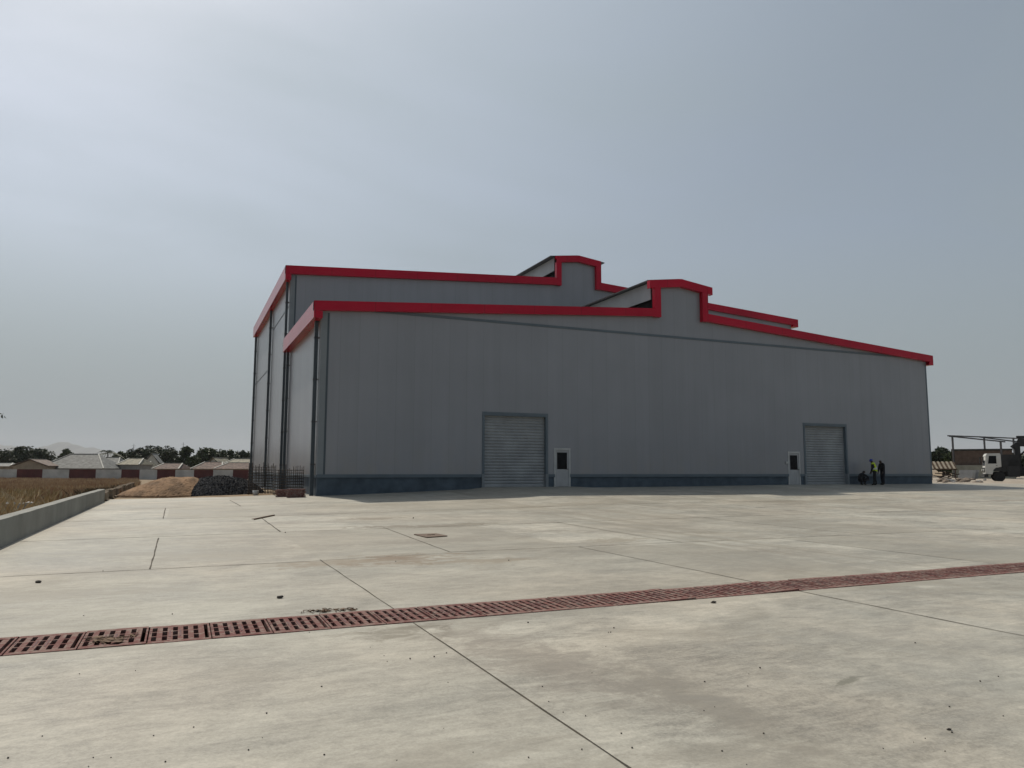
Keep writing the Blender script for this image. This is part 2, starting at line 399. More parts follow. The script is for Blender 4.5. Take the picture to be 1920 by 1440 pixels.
# slab back and left edge faces
for i in range(len(xs)-1):
    a, c = xs[i], xs[i+1]
    ymb.add([(a,yb,yard_z(a,yb)),(c,yb,yard_z(c,yb)),(c,yb,-1),(a,yb,-1)], [(0,1,2,3)])
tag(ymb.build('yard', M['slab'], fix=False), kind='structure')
ch = MB()
ch.box(-9.5, 70, GY0-.12, GY0+.03, -1.1, ZY-.035); ch.box(-9.5, 70, GY1-.03, GY1+.12, -1.1, ZY-.035); ch.box(-9.5, 70, GY0+.03, GY1-.03, -1.1, -1.0)
ch.box(-9.5, 70, GY0-.012, GY0+.004, -.8, ZY-.003); ch.box(-9.5, 70, GY1-.004, GY1+.012, -.8, ZY-.003)
tag(ch.build('drain_channel', mat('channel_concrete', (.05, .045, .04), .95, .3, 2)), kind='structure')

# sawn joints of the slab, slightly wandering
jm = MB()
def joint(p, q, w=.016, wob=.012):
    p, q = Vector((*p, 0)), Vector((*q, 0)); L = (q-p).length; n = max(2, int(L/.22)); d = (q-p)/L; s = Vector((-d.y, d.x, 0))
    prev = None; sd_ = rng.random()*100
    for i in range(n+1):
        c = p+d*(L*i/n)+s*(wob*mnoise.noise(Vector((i*.25, sd_, 0))))
        ww = w*.5*(.75+.5*rng.random())*(1+.6*mnoise.noise(Vector((i*.6, sd_, 5))))
        cur = []
        for e in (-1, 1):
            v = c+s*(e*ww); v.z = yard_z(v.x, v.y)+.004; cur.append(v)
        if prev: jm.add([prev[0], cur[0], cur[1], prev[1]], [(0,1,2,3)])
        prev = cur
joint((-4.0, -25.4), (-4.0, GY1), .013); joint((-4.01, GY0), (-4.01, -46), .012)
joint((-9.5, -25.75), (-4.2, -25.55), .022); joint((-4.2, -25.55), (-1.5, -25.2), .014); joint((-1.5, -25.1), (14, -25.3), .02, .03); joint((14, -25.3), (40, -25.0), .02)
joint((-6.69, -19.9), (-6.67, -25.65), .022); joint((-9.4, -19.7), (-3.9, -19.3), .03); joint((-3.9, -19.3), (3, -19.1), .022)
joint((-6.79, -6.2), (-6.74, -12.9), .03); joint((-9.4, -13.2), (-5.6, -13.0), .035); joint((-6, -13), (2, -12.7), .03)
joint((-3.9, -13.6), (-3.95, -19.2), .03); joint((-9.4, -6.3), (1, -6.0), .035)
joint((-1.25, -18.9), (-1.5, -25.05), .02); joint((-4.1, -.5), (-4.0, -6.0), .035)
joint((1.24, GY0), (1.25, -46), .016, .03); joint((1.24, -25.2), (1.24, GY1), .016, .02)
joint((3.9, -19), (3.8, -25.2), .02); joint((6.5, -25.2), (6.5, GY1), .018); joint((9.2, -19), (9.2, -25.2), .02); joint((3, -19.0), (40, -18.6), .025)
joint((12, -25.2), (12, GY1), .018); joint((14.5, -12), (14.5, -25.2), .025); joint((2, -12.6), (45, -12.2), .03)
joint((6.5, GY0), (6.5, -46), .016)
tag(jm.build('slab_joints', M['joint'], fix=False), kind='structure')

# ------------------------------------------------------------------ warehouse, lower block
W = 44.86; RX = W/2
def zlow(x): return 9.58+(min(x, W-x)+.45)*.0687
def zhigh(x): return 14.83+(min(x, W-x)+.4)*.0638
low = thing('warehouse', 'lower front block of the grey steel warehouse, red trimmed gable with two roller doors', 'warehouse', (0,0,0))
D1, P1, P2, D2 = (8.99, 12.98, 4.09), (13.45, 14.45, 2.17), (31.0, 32.0, 2.17), (32.46, 36.39, 4.09)
wm = MB()
opens = [D1, P1, P2, D2]
cuts = sorted({0, .02, RX-2.05, RX-1.85, RX, RX+1.85, RX+2.05, W-.02, W, *[o[0] for o in opens], *[o[1] for o in opens]})
def wall_top(x, zf): return zf(x)-.06
Y1 = .22
for a, c in zip(cuts[:-1], cuts[1:]):
    mid = (a+c)/2; zb = .56
    for o in opens:
        if o[0] <= mid <= o[1]: zb = o[2]
    mon = abs(mid-RX) < 1.85
    ta, tcn = (12.98-abs(a-RX)*.13, 12.98-abs(c-RX)*.13) if mon else (wall_top(a, zlow), wall_top(c, zlow))
    wm.prism_y([(a, zb), (c, zb), (c, tcn), (a, ta)], 0, Y1)
wm.build('front_wall', M['panel_x'], low)
LB = 13.5
sm_ = MB().box(0, .2, Y1, LB, .56, 9.4); sm_.build('side_wall', M['panel_y'], low)
MB().box(W-.2, W, Y1, LB, .56, 9.4).build('side_wall', M['panel_y'], low)
pm = MB(); e0 = [(.0, D1[0]), (D1[1], P1[0]), (P1[1], P2[0]), (P2[1], D2[0]), (D2[1], W)]
for a, c in e0: pm.box(a+.02 if a == 0 else a, c, .03, Y1, -1, .56)
pm.box(.03, .2, Y1, LB, -1, .56); pm.box(W-.2, W-.03, Y1, LB, -1, .56)
pm.build('plinth', M['plinth'], low)
fm = MB()
for a, c in e0: fm.box(a, c, -.045, -.003, .55, .72)
fm.box(-.045, -.003, 0, LB, .55, .68)
fm.build('plinth_flashing', M['flash'], low)
cf = MB().box(-.012, .3, -.012, -.002, .72, 9.05); cf.box(-.012, -.002, -.002, .3, .69, 8.7); cf.build('corner_flashing', M['flash_light'], low)
MB().box(.3, .4, -.02, -.002, .72, 9.05).build('corner_flashing', M['pipe'], low)
MB().box(W-.12, W+.012, -.012, -.002, .72, 8.9).build('corner_flashing', M['flash'], low)
MB().box(.5, W-.5, -.03, -.003, 9.28, 9.42).build('wall_joint_flashing', M['flash'], low)
# red fascia
fa = MB(); FY0, FY1 = -.3, -.003
def band(mb, x0, x1, zf, th, y0, y1, zoff=0):
    mb.prism_y([(x0, zf(x0)-th+zoff), (x1, zf(x1)-th+zoff), (x1, zf(x1)+zoff), (x0, zf(x0)+zoff)], y0, y1)
ML, MR_ = RX-2.05, RX+2.05
band(fa, -.45, ML, zlow, .5, FY0, FY1); band(fa, MR_, W+.45, zlow, .5, FY0, FY1)
for sx in (-1, 1):
    xo, xi = RX+sx*2.05, RX+sx*1.6; a, c = min(xo, xi), max(xo, xi)
    fa.prism_y([(a, zlow(xo)-.52), (c, zlow(xo)-.52), (c, 12.45), (a, 12.45)], FY0-.004, FY1)
def monz(x, top, ed): return top-abs(x-RX)*(top-ed)/2.42
for a, c in ((RX-2.42, RX), (RX, RX+2.42)):
    fa.prism_y([(a, monz(a,13.1,12.78)-.5), (c, monz(c,13.1,12.78)-.5), (c, monz(c,13.1,12.78)), (a, monz(a,13.1,12.78))], FY0-.008, FY1)
fa.build('fascia', M['red'], low)
sf = MB(); sf.box(-.45, -.41, -.295, 12.6, 8.7, 9.58); sf.box(-.41, -.003, -.295, 12.6, 8.70, 8.74); sf.box(-.41,-.003, 12.56, 12.6, 8.74, 9.5); sf.box(-.45, -.003, -.299, -.296, 8.7, 9.08)
sf.build('eave_fascia', M['red'], low)
sf = MB(); sf.box(W+.41, W+.45, -.295, 12.6, 8.85, 9.58); sf.box(W+.003, W+.41, -.295, 12.6, 8.85, 8.89); sf.box(W+.003, W+.45, -.299, -.296, 8.85, 9.08)
sf.build('eave_fascia', M['red'], low)
rf = MB()
for s in (0, 1):
    f = (lambda x: x) if s == 0 else (lambda x: W-x)
    P = [(-.4, 9.3), (RX-2, 10.9), (RX-2, 10.98), (-.4, 9.38)]
    rf.prism_y([(f(x), z) for x, z in P], .23, LB-.02)
rf.build('roof', M['roof_grey'], low)
def monitor(parent, y0, y1, zroof, ztop, zed, ov):
    mm = MB()
    for sx in (-1, 1):
        a, c = sorted((RX+sx*2.0, RX+sx*1.94)); mm.box(a, c, y0, y1, zroof+.75, zed-.02)
    w_ = mm.build('roof_monitor', M['roof_grey'], parent)
    dm = MB().box(RX-1.5, RX+1.5, y0+.1, y1-.1, zroof-.1, zroof+.8); dm.build('vent_opening', M['dark'], w_)
    tm = MB()
    for a, c in ((RX-ov, RX), (RX, RX+ov)):
        za, zc = monz(a, ztop, zed), monz(c, ztop, zed)
        tm.prism_y([(a, za-.03), (c, zc-.03), (c, zc+.03), (a, za+.03)], y0-.34, y1)
    tm.build('monitor_roof', M['steel'], w_)
monitor(low, .26, LB-.05, 10.95, 13.13, 12.81, 2.42)
# doors
def roller_door(parent, o):
    x0, x1, h = o
    sm = MB(); n = int(h/.0125); vs = []; w0, w1 = x0+.1, x1-.1
    for i in range(n+1):
        z = (h-.1)*i/n; y = .2-.035*abs(math.sin(z*math.pi/.17))
        vs += [(w0, y, z), ((w0+w1)/2, y+.004*math.sin(z*1.7), z), (w1, y, z)]
    sm.add(vs, [f for i in range(n) for f in ((i*3, i*3+1, i*3+4, i*3+3), (i*3+1, i*3+2, i*3+5, i*3+4))])
    sm.box(w0+.01, w1-.01, .14, .16, .004, .09)
    d = sm.build('roller_door', M['shutter'], parent, fix=False)
    fr = MB(); fr.box(x0-.04, x0+.1, -.03, .24, .73, h+.1); fr.box(x1-.1, x1+.04, -.03, .24, .73, h+.1); fr.box(x0+.1, x1-.1, -.03, .24, h-.1, h+.1)
    fr.build('door_frame', M['flash'], d)
    MB().box(x0-.05, x0+.1, -.06, .24, -.3, .729).build('jamb_guard', M['flash_light'], d); MB().box(x1-.1, x1+.05, -.06, .24, -.3, .729).build('jamb_guard', M['flash_light'], d)
    MB().box(x0+.1, x1-.1, .25, .3, -.1, h).build('door_backing', M['dark'], d)
roller_door(low, D1); roller_door(low, D2)
def man_door(parent, o):
    x0, x1, h = o
    d = MB(); d.box(x0+.07, x1-.07, .02, .07, .01, 1.0); d.box(x0+.07, x0+.17, .02, .07, 1.0, h-.07); d.box(x1-.17, x1-.07, .02, .07, 1.0, h-.07); d.box(x0+.17, x1-.17, .02, .07, h-.2, h-.07)
    for k in range(4):
        a = x0+.15+k*.18; d.box(a, a+.15, .01, .019, .1, .9)
    do = d.build('door', M['doorwhite'], parent)
    f = MB(); f.box(x0-.03, x0+.065, -.02, .12, -.3, h+.05); f.box(x1-.065, x1+.03, -.02, .12, -.3, h+.05); f.box(x0+.065, x1-.065, -.02, .12, h-.065, h+.05); f.build('door_frame', M['white'], do)
    g = MB().box(x0+.17, x1-.17, .035, .05, 1.0, h-.2); g.build('window', M['glass_dark'], do)
    hd = MB().box(x1-.15, x1-.12, -.03, .02, .98, 1.04); hd.box(x1-.27, x1-.12, -.045, -.03, 1.0, 1.025); hd.build('handle', M['steel'], do)
man_door(low, P1); man_door(low, P2)
MB().box(30.75, 31.0-.031, -.06, -.046, 1.4, 1.55).build('switch_box', M['white'], low)
# downpipes on the left side
def downpipe(parent, y, ztop, w=.16, x=-.14):
    p = MB(); p.box(x-w/2, x+w/2, y-w/2, y+w/2, -.5, ztop)
    o = p.build('downpipe', M['pipe'], parent)
    for z in (1.2, 3.4, 5.6, 7.8, 10.2, 12.4):
        if z < ztop-.4: MB().box(x-w/2-.02, 0 if x < 0 else x+w/2+.02, y-w/2-.02, y+w/2+.02, z, z+.05).build('pipe_bracket', M['steel'], o)
downpipe(low, .72, 8.7, .19); downpipe(low, 12.4, 8.7, .18)
p = MB().box(W+.06, W+.22, .2, .36, -.4, 8.86); p.build('downpipe', M['pipe'], low)

# ------------------------------------------------------------------ warehouse, tall block
high = thing('warehouse', 'taller rear block of the grey warehouse rising behind the front block', 'warehouse', (0, LB, 0))
high.location = (0, 0, 0)
LT = 38.5
wm = MB()
for a, c in zip([0, RX-1.85, RX, RX+1.85], [RX-1.85, RX, RX+1.85, W]):
    mon = abs((a+c)/2-RX) < 1.85
    ta, tcn = (18.1-abs(a-RX)*.13, 18.1-abs(c-RX)*.13) if mon else (wall_top(a, zhigh), wall_top(c, zhigh))
    wm.prism_y([(a, -.5), (c, -.5), (c, tcn), (a, ta)], LB, LB+.22)
wm.build('front_wall', M['panel_x'], high)
MB().box(0, .2, LB+.22, LT, .56, 14.6).build('side_wall', M['panel_y'], high)
MB().box(W-.2, W, LB+.22, LT, .56, 14.6).build('side_wall', M['panel_y'], high)
MB().box(.2, W-.2, LT-.2, LT, -.8, 14.6).build('rear_wall', M['panel_x'], high)
pl = MB().box(.03, .2, LB+.22, LT, -1, .56); pl.build('plinth', M['plinth'], high)
MB().box(-.045, -.003, LB, LT, .55, .68).build('plinth_flashing', M['flash'], high)
js = MB().box(-.02, -.003, 14.2, 23.9, 12.1, 12.18); js.box(-.02, -.003, 25.1, LT, 9.15, 9.23); js.build('wall_joint_flashing', M['pipe'], high)
cf = MB().box(-.012, .3, LB-.012, LB-.002, 9.5, 14.25); cf.build('corner_flashing', M['flash_light'], high)
MB().box(.3, .4, LB-.02, LB-.002, 9.5, 14.25).build('corner_flashing', M['pipe'], high)
fa = MB(); FY0, FY1 = LB-.3, LB-.003
band(fa, -.4, ML, zhigh, .58, FY0, FY1); band(fa, MR_, W+.6, zhigh, .58, FY0, FY1)
for sx in (-1, 1):
    xo, xi = RX+sx*2.05, RX+sx*1.6; a, c = min(xo, xi), max(xo, xi)
    fa.prism_y([(a, zhigh(xo)-.6), (c, zhigh(xo)-.6), (c, 17.7), (a, 17.7)], FY0-.004, FY1)
for a, c in ((RX-2.05, RX), (RX, RX+2.05)):
    fa.prism_y([(a, monz(a,18.2,17.9)-.52), (c, monz(c,18.2,17.9)-.52), (c, monz(c,18.2,17.9)), (a, monz(a,18.2,17.9))], FY0-.008, FY1)
fa.build('fascia', M['red'], high)
sf = MB(); sf.box(-.4, -.36, LB-.295, LT, 13.85, 14.83); sf.box(-.36, -.003, LB-.295, LT, 13.85, 13.89); sf.box(-.4, -.003, LB-.299, LB-.296, 13.85, 14.26); sf.box(-.36, 0, LT-.04, LT, 13.89, 14.7)
sf.build('eave_fascia', M['red'], high)
sf = MB(); sf.box(W+.56, W+.6, LB-.295, LT, 14.1, 14.83); sf.box(W+.003, W+.56, LB-.295, LT, 14.1, 14.14); sf.box(W+.003, W+.6, LB-.299, LB-.296, 14.1, 14.26)
sf.build('eave_fascia', M['red'], high)
rf = MB()
for s in (0, 1):
    f = (lambda x: x) if s == 0 else (lambda x: W-x)
    P = [(-.36, 14.6), (RX-2, 16.05), (RX-2, 16.13), (-.36, 14.68)]
    rf.prism_y([(f(x), z) for x, z in P], LB+.23, LT)
rf.build('roof', M['roof_grey'], high)
monitor(high, LB+.26, LT, 16.1, 18.24, 17.93, 2.5)
downpipe(high, 14.1, 13.85, .16); downpipe(high, 24.5, 13.85, .18); downpipe(high, 38.2, 13.85, .2)

# ------------------------------------------------------------------ drain grates
def grate_mat():
    mt, nt, b = nm('grate_red'); t = nt.nodes.new('ShaderNodeTexCoord'); g = nt.nodes.new('ShaderNodeNewGeometry'); P = g.outputs['Position']
    n1 = noise_node(nt, 2.2, 6, .65, P); n2 = noise_node(nt, 14, 4, .6, P)
    oi = nt.nodes.new('ShaderNodeObjectInfo')
    c = mix_node(nt, rng_node(nt, n1, .35, .65, 0, 1), (.155, .064, .056), (.19, .105, .09))
    c = mix_node(nt, rng_node(nt, oi.outputs['Random'], 0, 1, 0, .45), c, (.125, .045, .045))
    c = mix_node(nt, rng_node(nt, n2, .45, .62, 0, .6), c, (.27, .225, .19))
    nt.links.new(c, b.inputs['Base Color']); b.inputs['Roughness'].default_value = .85; b.inputs['Specular IOR Level'].default_value = .12
    bump(nt, b, n2, .3, .01); return mt
M['grate'] = grate_mat()
M['grate_rim'] = mat('grate_edge', (.12, .05, .05), .8, .25, 5)
GP = .5555; GLY = GY1-GY0-.016
def grate_mesh():
    mb = MB(); w = GP-.012; L = GLY; th = .05
    # slot layout: five columns of three slots plus a long slot gap at one end
    slots = [(.0925*(k+.5)-.022, .0925*(k+.5)+.022) for k in range(5)]
    longs = (.0925*5.5-.018, .0925*5.5+.018)
    ys = [(.095, .285), (.31, .50), (.525, .715)]
    ye = sorted({0, L, *[q*L/.81 for s in ys for q in s]}); ye = sorted({*ye, .07*L/.81, .74*L/.81}); xe = sorted({0, w, *longs, *[q for s in slots for q in s]})
    def is_hole(xm, ym):
        if longs[0] < xm < longs[1]: return .07 < ym*.81/L < .74
        return any(a < xm < c for a, c in slots) and any(a*L/.81 < ym < c*L/.81 for a, c in ys)
    for i in range(len(xe)-1):
        for j in range(len(ye)-1):
            if is_hole((xe[i]+xe[i+1])/2, (ye[j]+ye[j+1])/2): continue
            mb.add([(xe[i],ye[j],0),(xe[i+1],ye[j],0),(xe[i+1],ye[j+1],0),(xe[i],ye[j+1],0)], [(0,1,2,3)])
    for a, c, ys_ in [(*q, ys) for q in slots]+[(*longs, [(.07, .74)])]:
        for b0, b1 in ys_:
            b0 *= L/.81; b1 *= L/.81
            mb.add([(a,b0,0),(c,b0,0),(c,b1,0),(a,b1,0),(a,b0,-th),(c,b0,-th),(c,b1,-th),(a,b1,-th)], [(0,4,5,1),(1,5,6,2),(2,6,7,3),(3,7,4,0)])
    mb.add([(0,0,0),(w,0,0),(w,L,0),(0,L,0),(0,0,-th),(w,0,-th),(w,L,-th),(0,L,-th)], [(0,1,5,4),(1,2,6,5),(2,3,7,6),(3,0,4,7)])
    # worn paint bars where the casting marks sat
    for x0 in (slots[1][1]+.014, slots[2][1]+.014):
        mb.box(x0, x0+.016, L*.3, L*.66, -.01, .003, 1)
    mb.box(.004, .016, L*.55, L*.62, -.01, .003, 1); mb.box(.004, .016, L*.68, L*.72, -.01, .003, 1)
    return mb
gmesh = grate_mesh().mesh('drain_grate', [M['grate'], M['grate_rim']])
GL = 'dusty red slotted drain grate in the line across the yard'
g0 = -7.62-2*GP
for k in range(34):
    o = bpy.data.objects.new('drain_grate', gmesh); COL.objects.link(o)
    tilt = rng.uniform(-.006, .006); tz = rng.uniform(0, .006)
    x = g0+k*GP+.006
    o.location = (x, GY0+.008, ZY+.004+tz); o.rotation_euler = (rng.uniform(-.004, .004), tilt, rng.uniform(-.006, .006))
    if k == 14 or k == 17: o.rotation_euler = (-.008, -.026, 0); o.location.z += .004
    tag(o, GL, 'drain grate', 'red drain grates across the yard')
    if k == 14: o['label'] = 'red drain grate with one raised edge, the nearer of the two lifted ones'
    if k == 17: o['label'] = 'red drain grate with one raised edge, the farther of the two lifted ones'

# stacks of spare grates by the corner of the warehouse
def dup_grate(x, y, z, rz, label, group):
    o = bpy.data.objects.new('drain_grate', gmesh); COL.objects.link(o); o.location = (x, y, z); o.rotation_euler = (0,0,rz); tag(o, label, 'drain grate', group)
pa = ground_at(548, 934); pb = ground_at(527, 932.5)
for nme, pt, n, rz in (('right', pa, 7, -1.98), ('left', pb, 6, -2.0)):
    for k in range(n):
        top = k == n-1
        dup_grate(pt.x+rng.uniform(-.02,.02), pt.y+1.0+rng.uniform(-.02,.02), pt.z+.055+k*.062, rz+rng.uniform(-.04,.04),
            ('topmost' if top else 'dark red')+' spare drain grate '+('of' if top else 'inside')+' the '+('taller' if nme == 'right' else 'smaller')+' stack by the warehouse corner', 'spare drain grates stacked by the warehouse')

# ------------------------------------------------------------------ debris on the slab
M['stone'] = mat('dark_stone', (.075, .065, .055), .9, .3, 20)
pix = [(694,1214),(720,1230),(726,1241),(837,1225),(840,1280),(832,1366),(887,1411),(744,1426),(769,1236),(814,1232),(1029,1316),(1056,1336),(1098,1343),(1017,1288),(1165,1376),(1185,1403),(1091,1406),(1141,1186),(1136,1213),(1110,1262),(991,1421),
 (1716,1206),(1402,1287),(1404,1264),(1425,1253),(1321,1279),(1432,1376),(1354,1409),(1400,1434),(1656,1404),(1735,1385),(1713,1392),(1772,1409),(1780,1369),(1785,1374),(1780,1326),(1872,1269),(1881,1343),(1320,1333),(1340,1326),(1838,1278),
 (149,1264),(254,1258),(363,1364),(288,1380),(79,1381),(15,1422),(466,1407),(310,1429),(608,1416),(500,1338),(166,1438),(492,1384),(603,1288),(208,1421),(175,1421),(157,1155),(323,1152),(580,1186),(990,1168),(1151,1178),(1145,1186),(1274,1124),(535,999),(954,1051),(742,1053),(775,972),(193,1071)]
peb = [MB().blob((0,0,.35), .5, i, 2, .3, sq=(1,.75,.7)).mesh('pebble', M['stone']) for i in range(5)]
for i, (a, c) in enumerate(pix):
    P_ = ground_at(a, c); d = (P_-CAM).length
    o = bpy.data.objects.new('pebble', peb[i % 5]); COL.objects.link(o)
    s = d*rng.uniform(1.4, 3.2)/FPX*1.1; o.scale = (s, s, s); o.location = P_; o.rotation_euler = (0,0,rng.uniform(0,6.3))
    tag(o, 'small dark pebble lying on the pale concrete yard', 'pebble', 'pebbles scattered on the concrete')
for (a, c, s, lab) in ((72,1093,.055,'dark clod on the concrete beside the long joint near the low wall'), (525,1122,.05,'brown clod on the concrete just beyond the line of drain grates'), (1338,1131,.04,'larger dark stone close to the near edge of the drain line'), (1780,1369,.018,'largest dark stone near the lower right of the yard')):
    P_ = ground_at(a, c); o = MB().blob((0,0,.3), .5, a, 2, .3, sq=(1.6,.8,.7)).build('clod', M['stone']); o.scale = (s*1.05,)*3; o.location = P_; o.rotation_euler = (0,0,-YAW)
    tag(o, lab, 'clod')
# steel offcut and rusty cover
a, c = ground_at(474, 975), ground_at(513, 967)
bm_ = MB(); dv = (c-a); nrm = Vector((-dv.y, dv.x, 0)).normalized()
bm_.obox((a+c)/2+Vector((0,0,.03)), dv/2, nrm*.045, Vector((0,0,.005))); bm_.obox((a+c)/2+Vector((0,0,.018))-nrm*.04, dv/2, nrm*.005, Vector((0,0,.02)))
tag(bm_.build('steel_angle', M['rust']), 'rusty length of steel angle lying on the concrete', 'steel offcut')
q = [ground_at(*t_) for t_ in ((776,1003),(800,1009),(839,1006),(818,1001.5))]
cm = MB(); cen = sum(q, Vector())/4
cm.hexa([v+Vector((0,0,.004)) for v in q]+[v+Vector((0,0,.022)) for v in q]); cm.obox(cen+Vector((0,0,.028)), (.09,0,0), (0,.015,0), (0,0,.006))
tag(cm.build('inspection_cover', mat('cover_rust', (.15, .105, .075), .9, .25, 4)), 'rusty square inspection cover lying in the middle of the yard', 'cover')
# twig and dry leaf litter
M['litter'] = mat('dry_litter', (.17, .11, .07), .95, .35, 10)
def litter(px, py, rx, ry, n, label, L=.16, zo=.012):
    c = ground_at(px, py); mb = MB()
    for i in range(n):
        p_ = Vector((rng.gauss(0, rx), rng.gauss(0, ry), zo+rng.random()*.015)); a_ = rng.uniform(0, 6.28); l = L*rng.uniform(.4, 1.2)
        d = Vector((math.cos(a_)*l, math.sin(a_)*l, rng.uniform(-.01, .03)))
        if i % 3: mb.tube([p_-d/2, p_+d*.1+Vector((0,0,.01)), p_+d/2], .0025+.002*rng.random(), 4)
        else:
            s = Vector((-d.y, d.x, .01))*.3; mb.add([p_-d*.4, p_+s, p_+d*.4, p_-s], [(0,1,2,3)])
    tag(mb.build('leaf_litter', M['litter'], loc=(c.x, c.y, c.z), fix=False), label, 'leaf litter')
litter(207, 1203, .1, .07, 34, 'clump of dry twigs and leaves lying on the near drain grates')
litter(628, 1146, .13, .03, 38, 'thin swept line of brown twigs along the far edge of the drain grates', .11, .003)
litter(590, 1147, .07, .03, 14, 'small scatter of brown twigs left of the swept line by the grates', .12, .006)

# ------------------------------------------------------------------ low concrete wall on the left
lw = MB(); x0, x1 = -9.78, -9.5
n = 44
for i in range(n):
    ya, yc = lerp(-52, 1.0, i/n), lerp(-52, 1.0, (i+1)/n)
    za, zc = [.02+.012*mnoise.noise(Vector((y_*.7, 0, 0)))+.01*(y_ > -12) for y_ in (ya, yc)]
    lw.hexa([(x0,ya,-1.5),(x1,ya,-1.5),(x1,yc,-1.5),(x0,yc,-1.5),(x0,ya,za),(x1,ya,za),(x1,yc,zc),(x0,yc,zc)])
low_wall = lw.build('low_wall', M['wallconc']); tag(low_wall, 'low grey concrete retaining wall along the left edge of the yard', 'wall')
rw = MB()
for k in range(26):
    for r_ in range(2):
        if r_ == 1 and rng.random() < .25: continue
        y_ = 1.25+k*.95+.45*r_; rw.box(-9.85+rng.uniform(-.05,.05), -9.55+rng.uniform(-.05,.05), y_, y_+.9, -1.0+r_*.5, -.52+r_*.42-rng.uniform(0,.06))
tag(rw.build('block_wall', mat('dusty_block', (.21, .165, .115), .95, .25, 3, bmp=.4)), 'rough unfinished block wall continuing behind the low concrete wall', 'wall')

# ------------------------------------------------------------------ heaps
def heap(name, label, c, rx, ry, h, material, jag, flat=.5, res=90, seed=0):
    mb = MB(); n = res
    def fn(u, v):
        a = math.atan2(v, u); u0 = u; u = u-(.22*(1-min(1, math.hypot(u, v))) if name == 'sand_heap' else 0)
        r = math.hypot(u, v)/(1+.12*mnoise.noise(Vector((math.cos(a)*1.3, math.sin(a)*1.3, seed))))
        prof = clamp((1-r)/flat) if flat > 0 else 0
        z = h*(1-(1-min(1, prof))**1.7)*(1+.14*mnoise.noise(Vector((u*2, v*2, seed+4))))
        z += jag*(mnoise.noise(Vector((u*24, v*24, seed)))+.9*mnoise.noise(Vector((u*51, v*51, seed))))*(1 if r < 1 else .15)
        return z-.12*(r > .98)
    xs_ = span(-1.15, 1.15, n)
    vs = [(x*rx, y*ry, fn(x, y)) for y in xs_ for x in xs_]
    fs = [(j*(n+1)+i, j*(n+1)+i+1, (j+1)*(n+1)+i+1, (j+1)*(n+1)+i) for j in range(n) for i in range(n)]
    mb.add(vs, fs, 0, False)
    return tag(mb.build(name, material, loc=c, fix=False), label, name.replace('_', ' '))
M['sand'] = mat('builders_sand', (.275, .168, .092), .95, .3, 1.5, bmp=.35)
M['gravel'] = mat('crushed_stone', (.03, .032, .037), .9, .6, 7, bmp=.8, spec=.2)
heap('sand_heap', 'brown heap of builders sand at the back left edge of the yard', (-6.75, 10.6, -.62), 2.9, 2.9, 1.06, M['sand'], .035, .8, 90, 1)
heap('gravel_heap', 'dark grey heap of crushed stone beside the sand', (-4.0, 9.9, -.60), 2.65, 2.7, 1.07, M['gravel'], .075, .74, 150, 7)

# ------------------------------------------------------------------ rebar cages
def rebar_cage(px0, px1, y, h, label, nb):
    a, c = at_y(px0, 916, y), at_y(px1, 916, y)
    zb = earth_z(a.x, y)+.05
    t = thing('rebar_cage', label, 'rebar cage', ((a.x+c.x)/2, y, zb), 0, 'rebar cages beside the warehouse')
    wd = (c.x-a.x)/2
    for side in (-.35, .35):
        for k in range(nb):
            x = lerp(-wd, wd, k/(nb-1)); jx = rng.uniform(-.03, .03)
            MB().tube([(x, side, -.15), (x+jx, side, h*rng.uniform(.85, 1.06))], .02, 5).build('vertical_bar', M['rebar'], t)
    for k in range(10):
        z = .12+k*h*.82/9; w = wd+.03; s = .37
        MB().tube([(-w,-s,z),(w,-s,z),(w,s,z),(-w,s,z),(-w,-s,z)], .016, 5).build('stirrup', M['rebar'], t)
rebar_cage(514, 566, 3.6, 1.68, 'dark rusty rebar cage nearest the warehouse corner', 8)
rebar_cage(466, 509, 7.0, 1.75, 'dark rusty rebar cage behind, next to the gravel heap', 8)
pw = ground_at(467, 905, earth_z)
b_ = MB().lathe([(.13,0),(.17,.3),(.165,.3),(.12,.02)], n=16); bo = b_.build('bucket', M['white'], loc=(-2.45, 5.3, earth_z(-2.45, 5.3))); tag(bo, 'small white bucket beside the gravel heap and the rebar', 'bucket')
st = MB()
wbag = MB().blob((0,0,.22), .4, 3, 3, .15, sq=(1.5,.9,.55), smooth=True); tag(wbag.build('cement_bag', mat('pale_bag', (.5,.49,.46), .8, .1, 2), loc=(-8.5, 15.0, -.7)), 'pale cement bag lying beyond the sand heap', 'bag')
for k in range(4):
    bb = MB().box(-1.1, 1.1, -.3, .3, 0, .05); o = bb.build('pale_board', mat('pale_board', (.45, .43, .38), .8, .12, 2), loc=(-8.0+.1*k, 13.2, -.62+.052*k)); o.rotation_euler = (0,0,.3+.05*k)
    tag(o, 'pale board in the low stack left of the sand heap' if k < 3 else 'topmost pale board on the low stack left of the sand heap', 'board', 'pale boards stacked behind the sand heap')

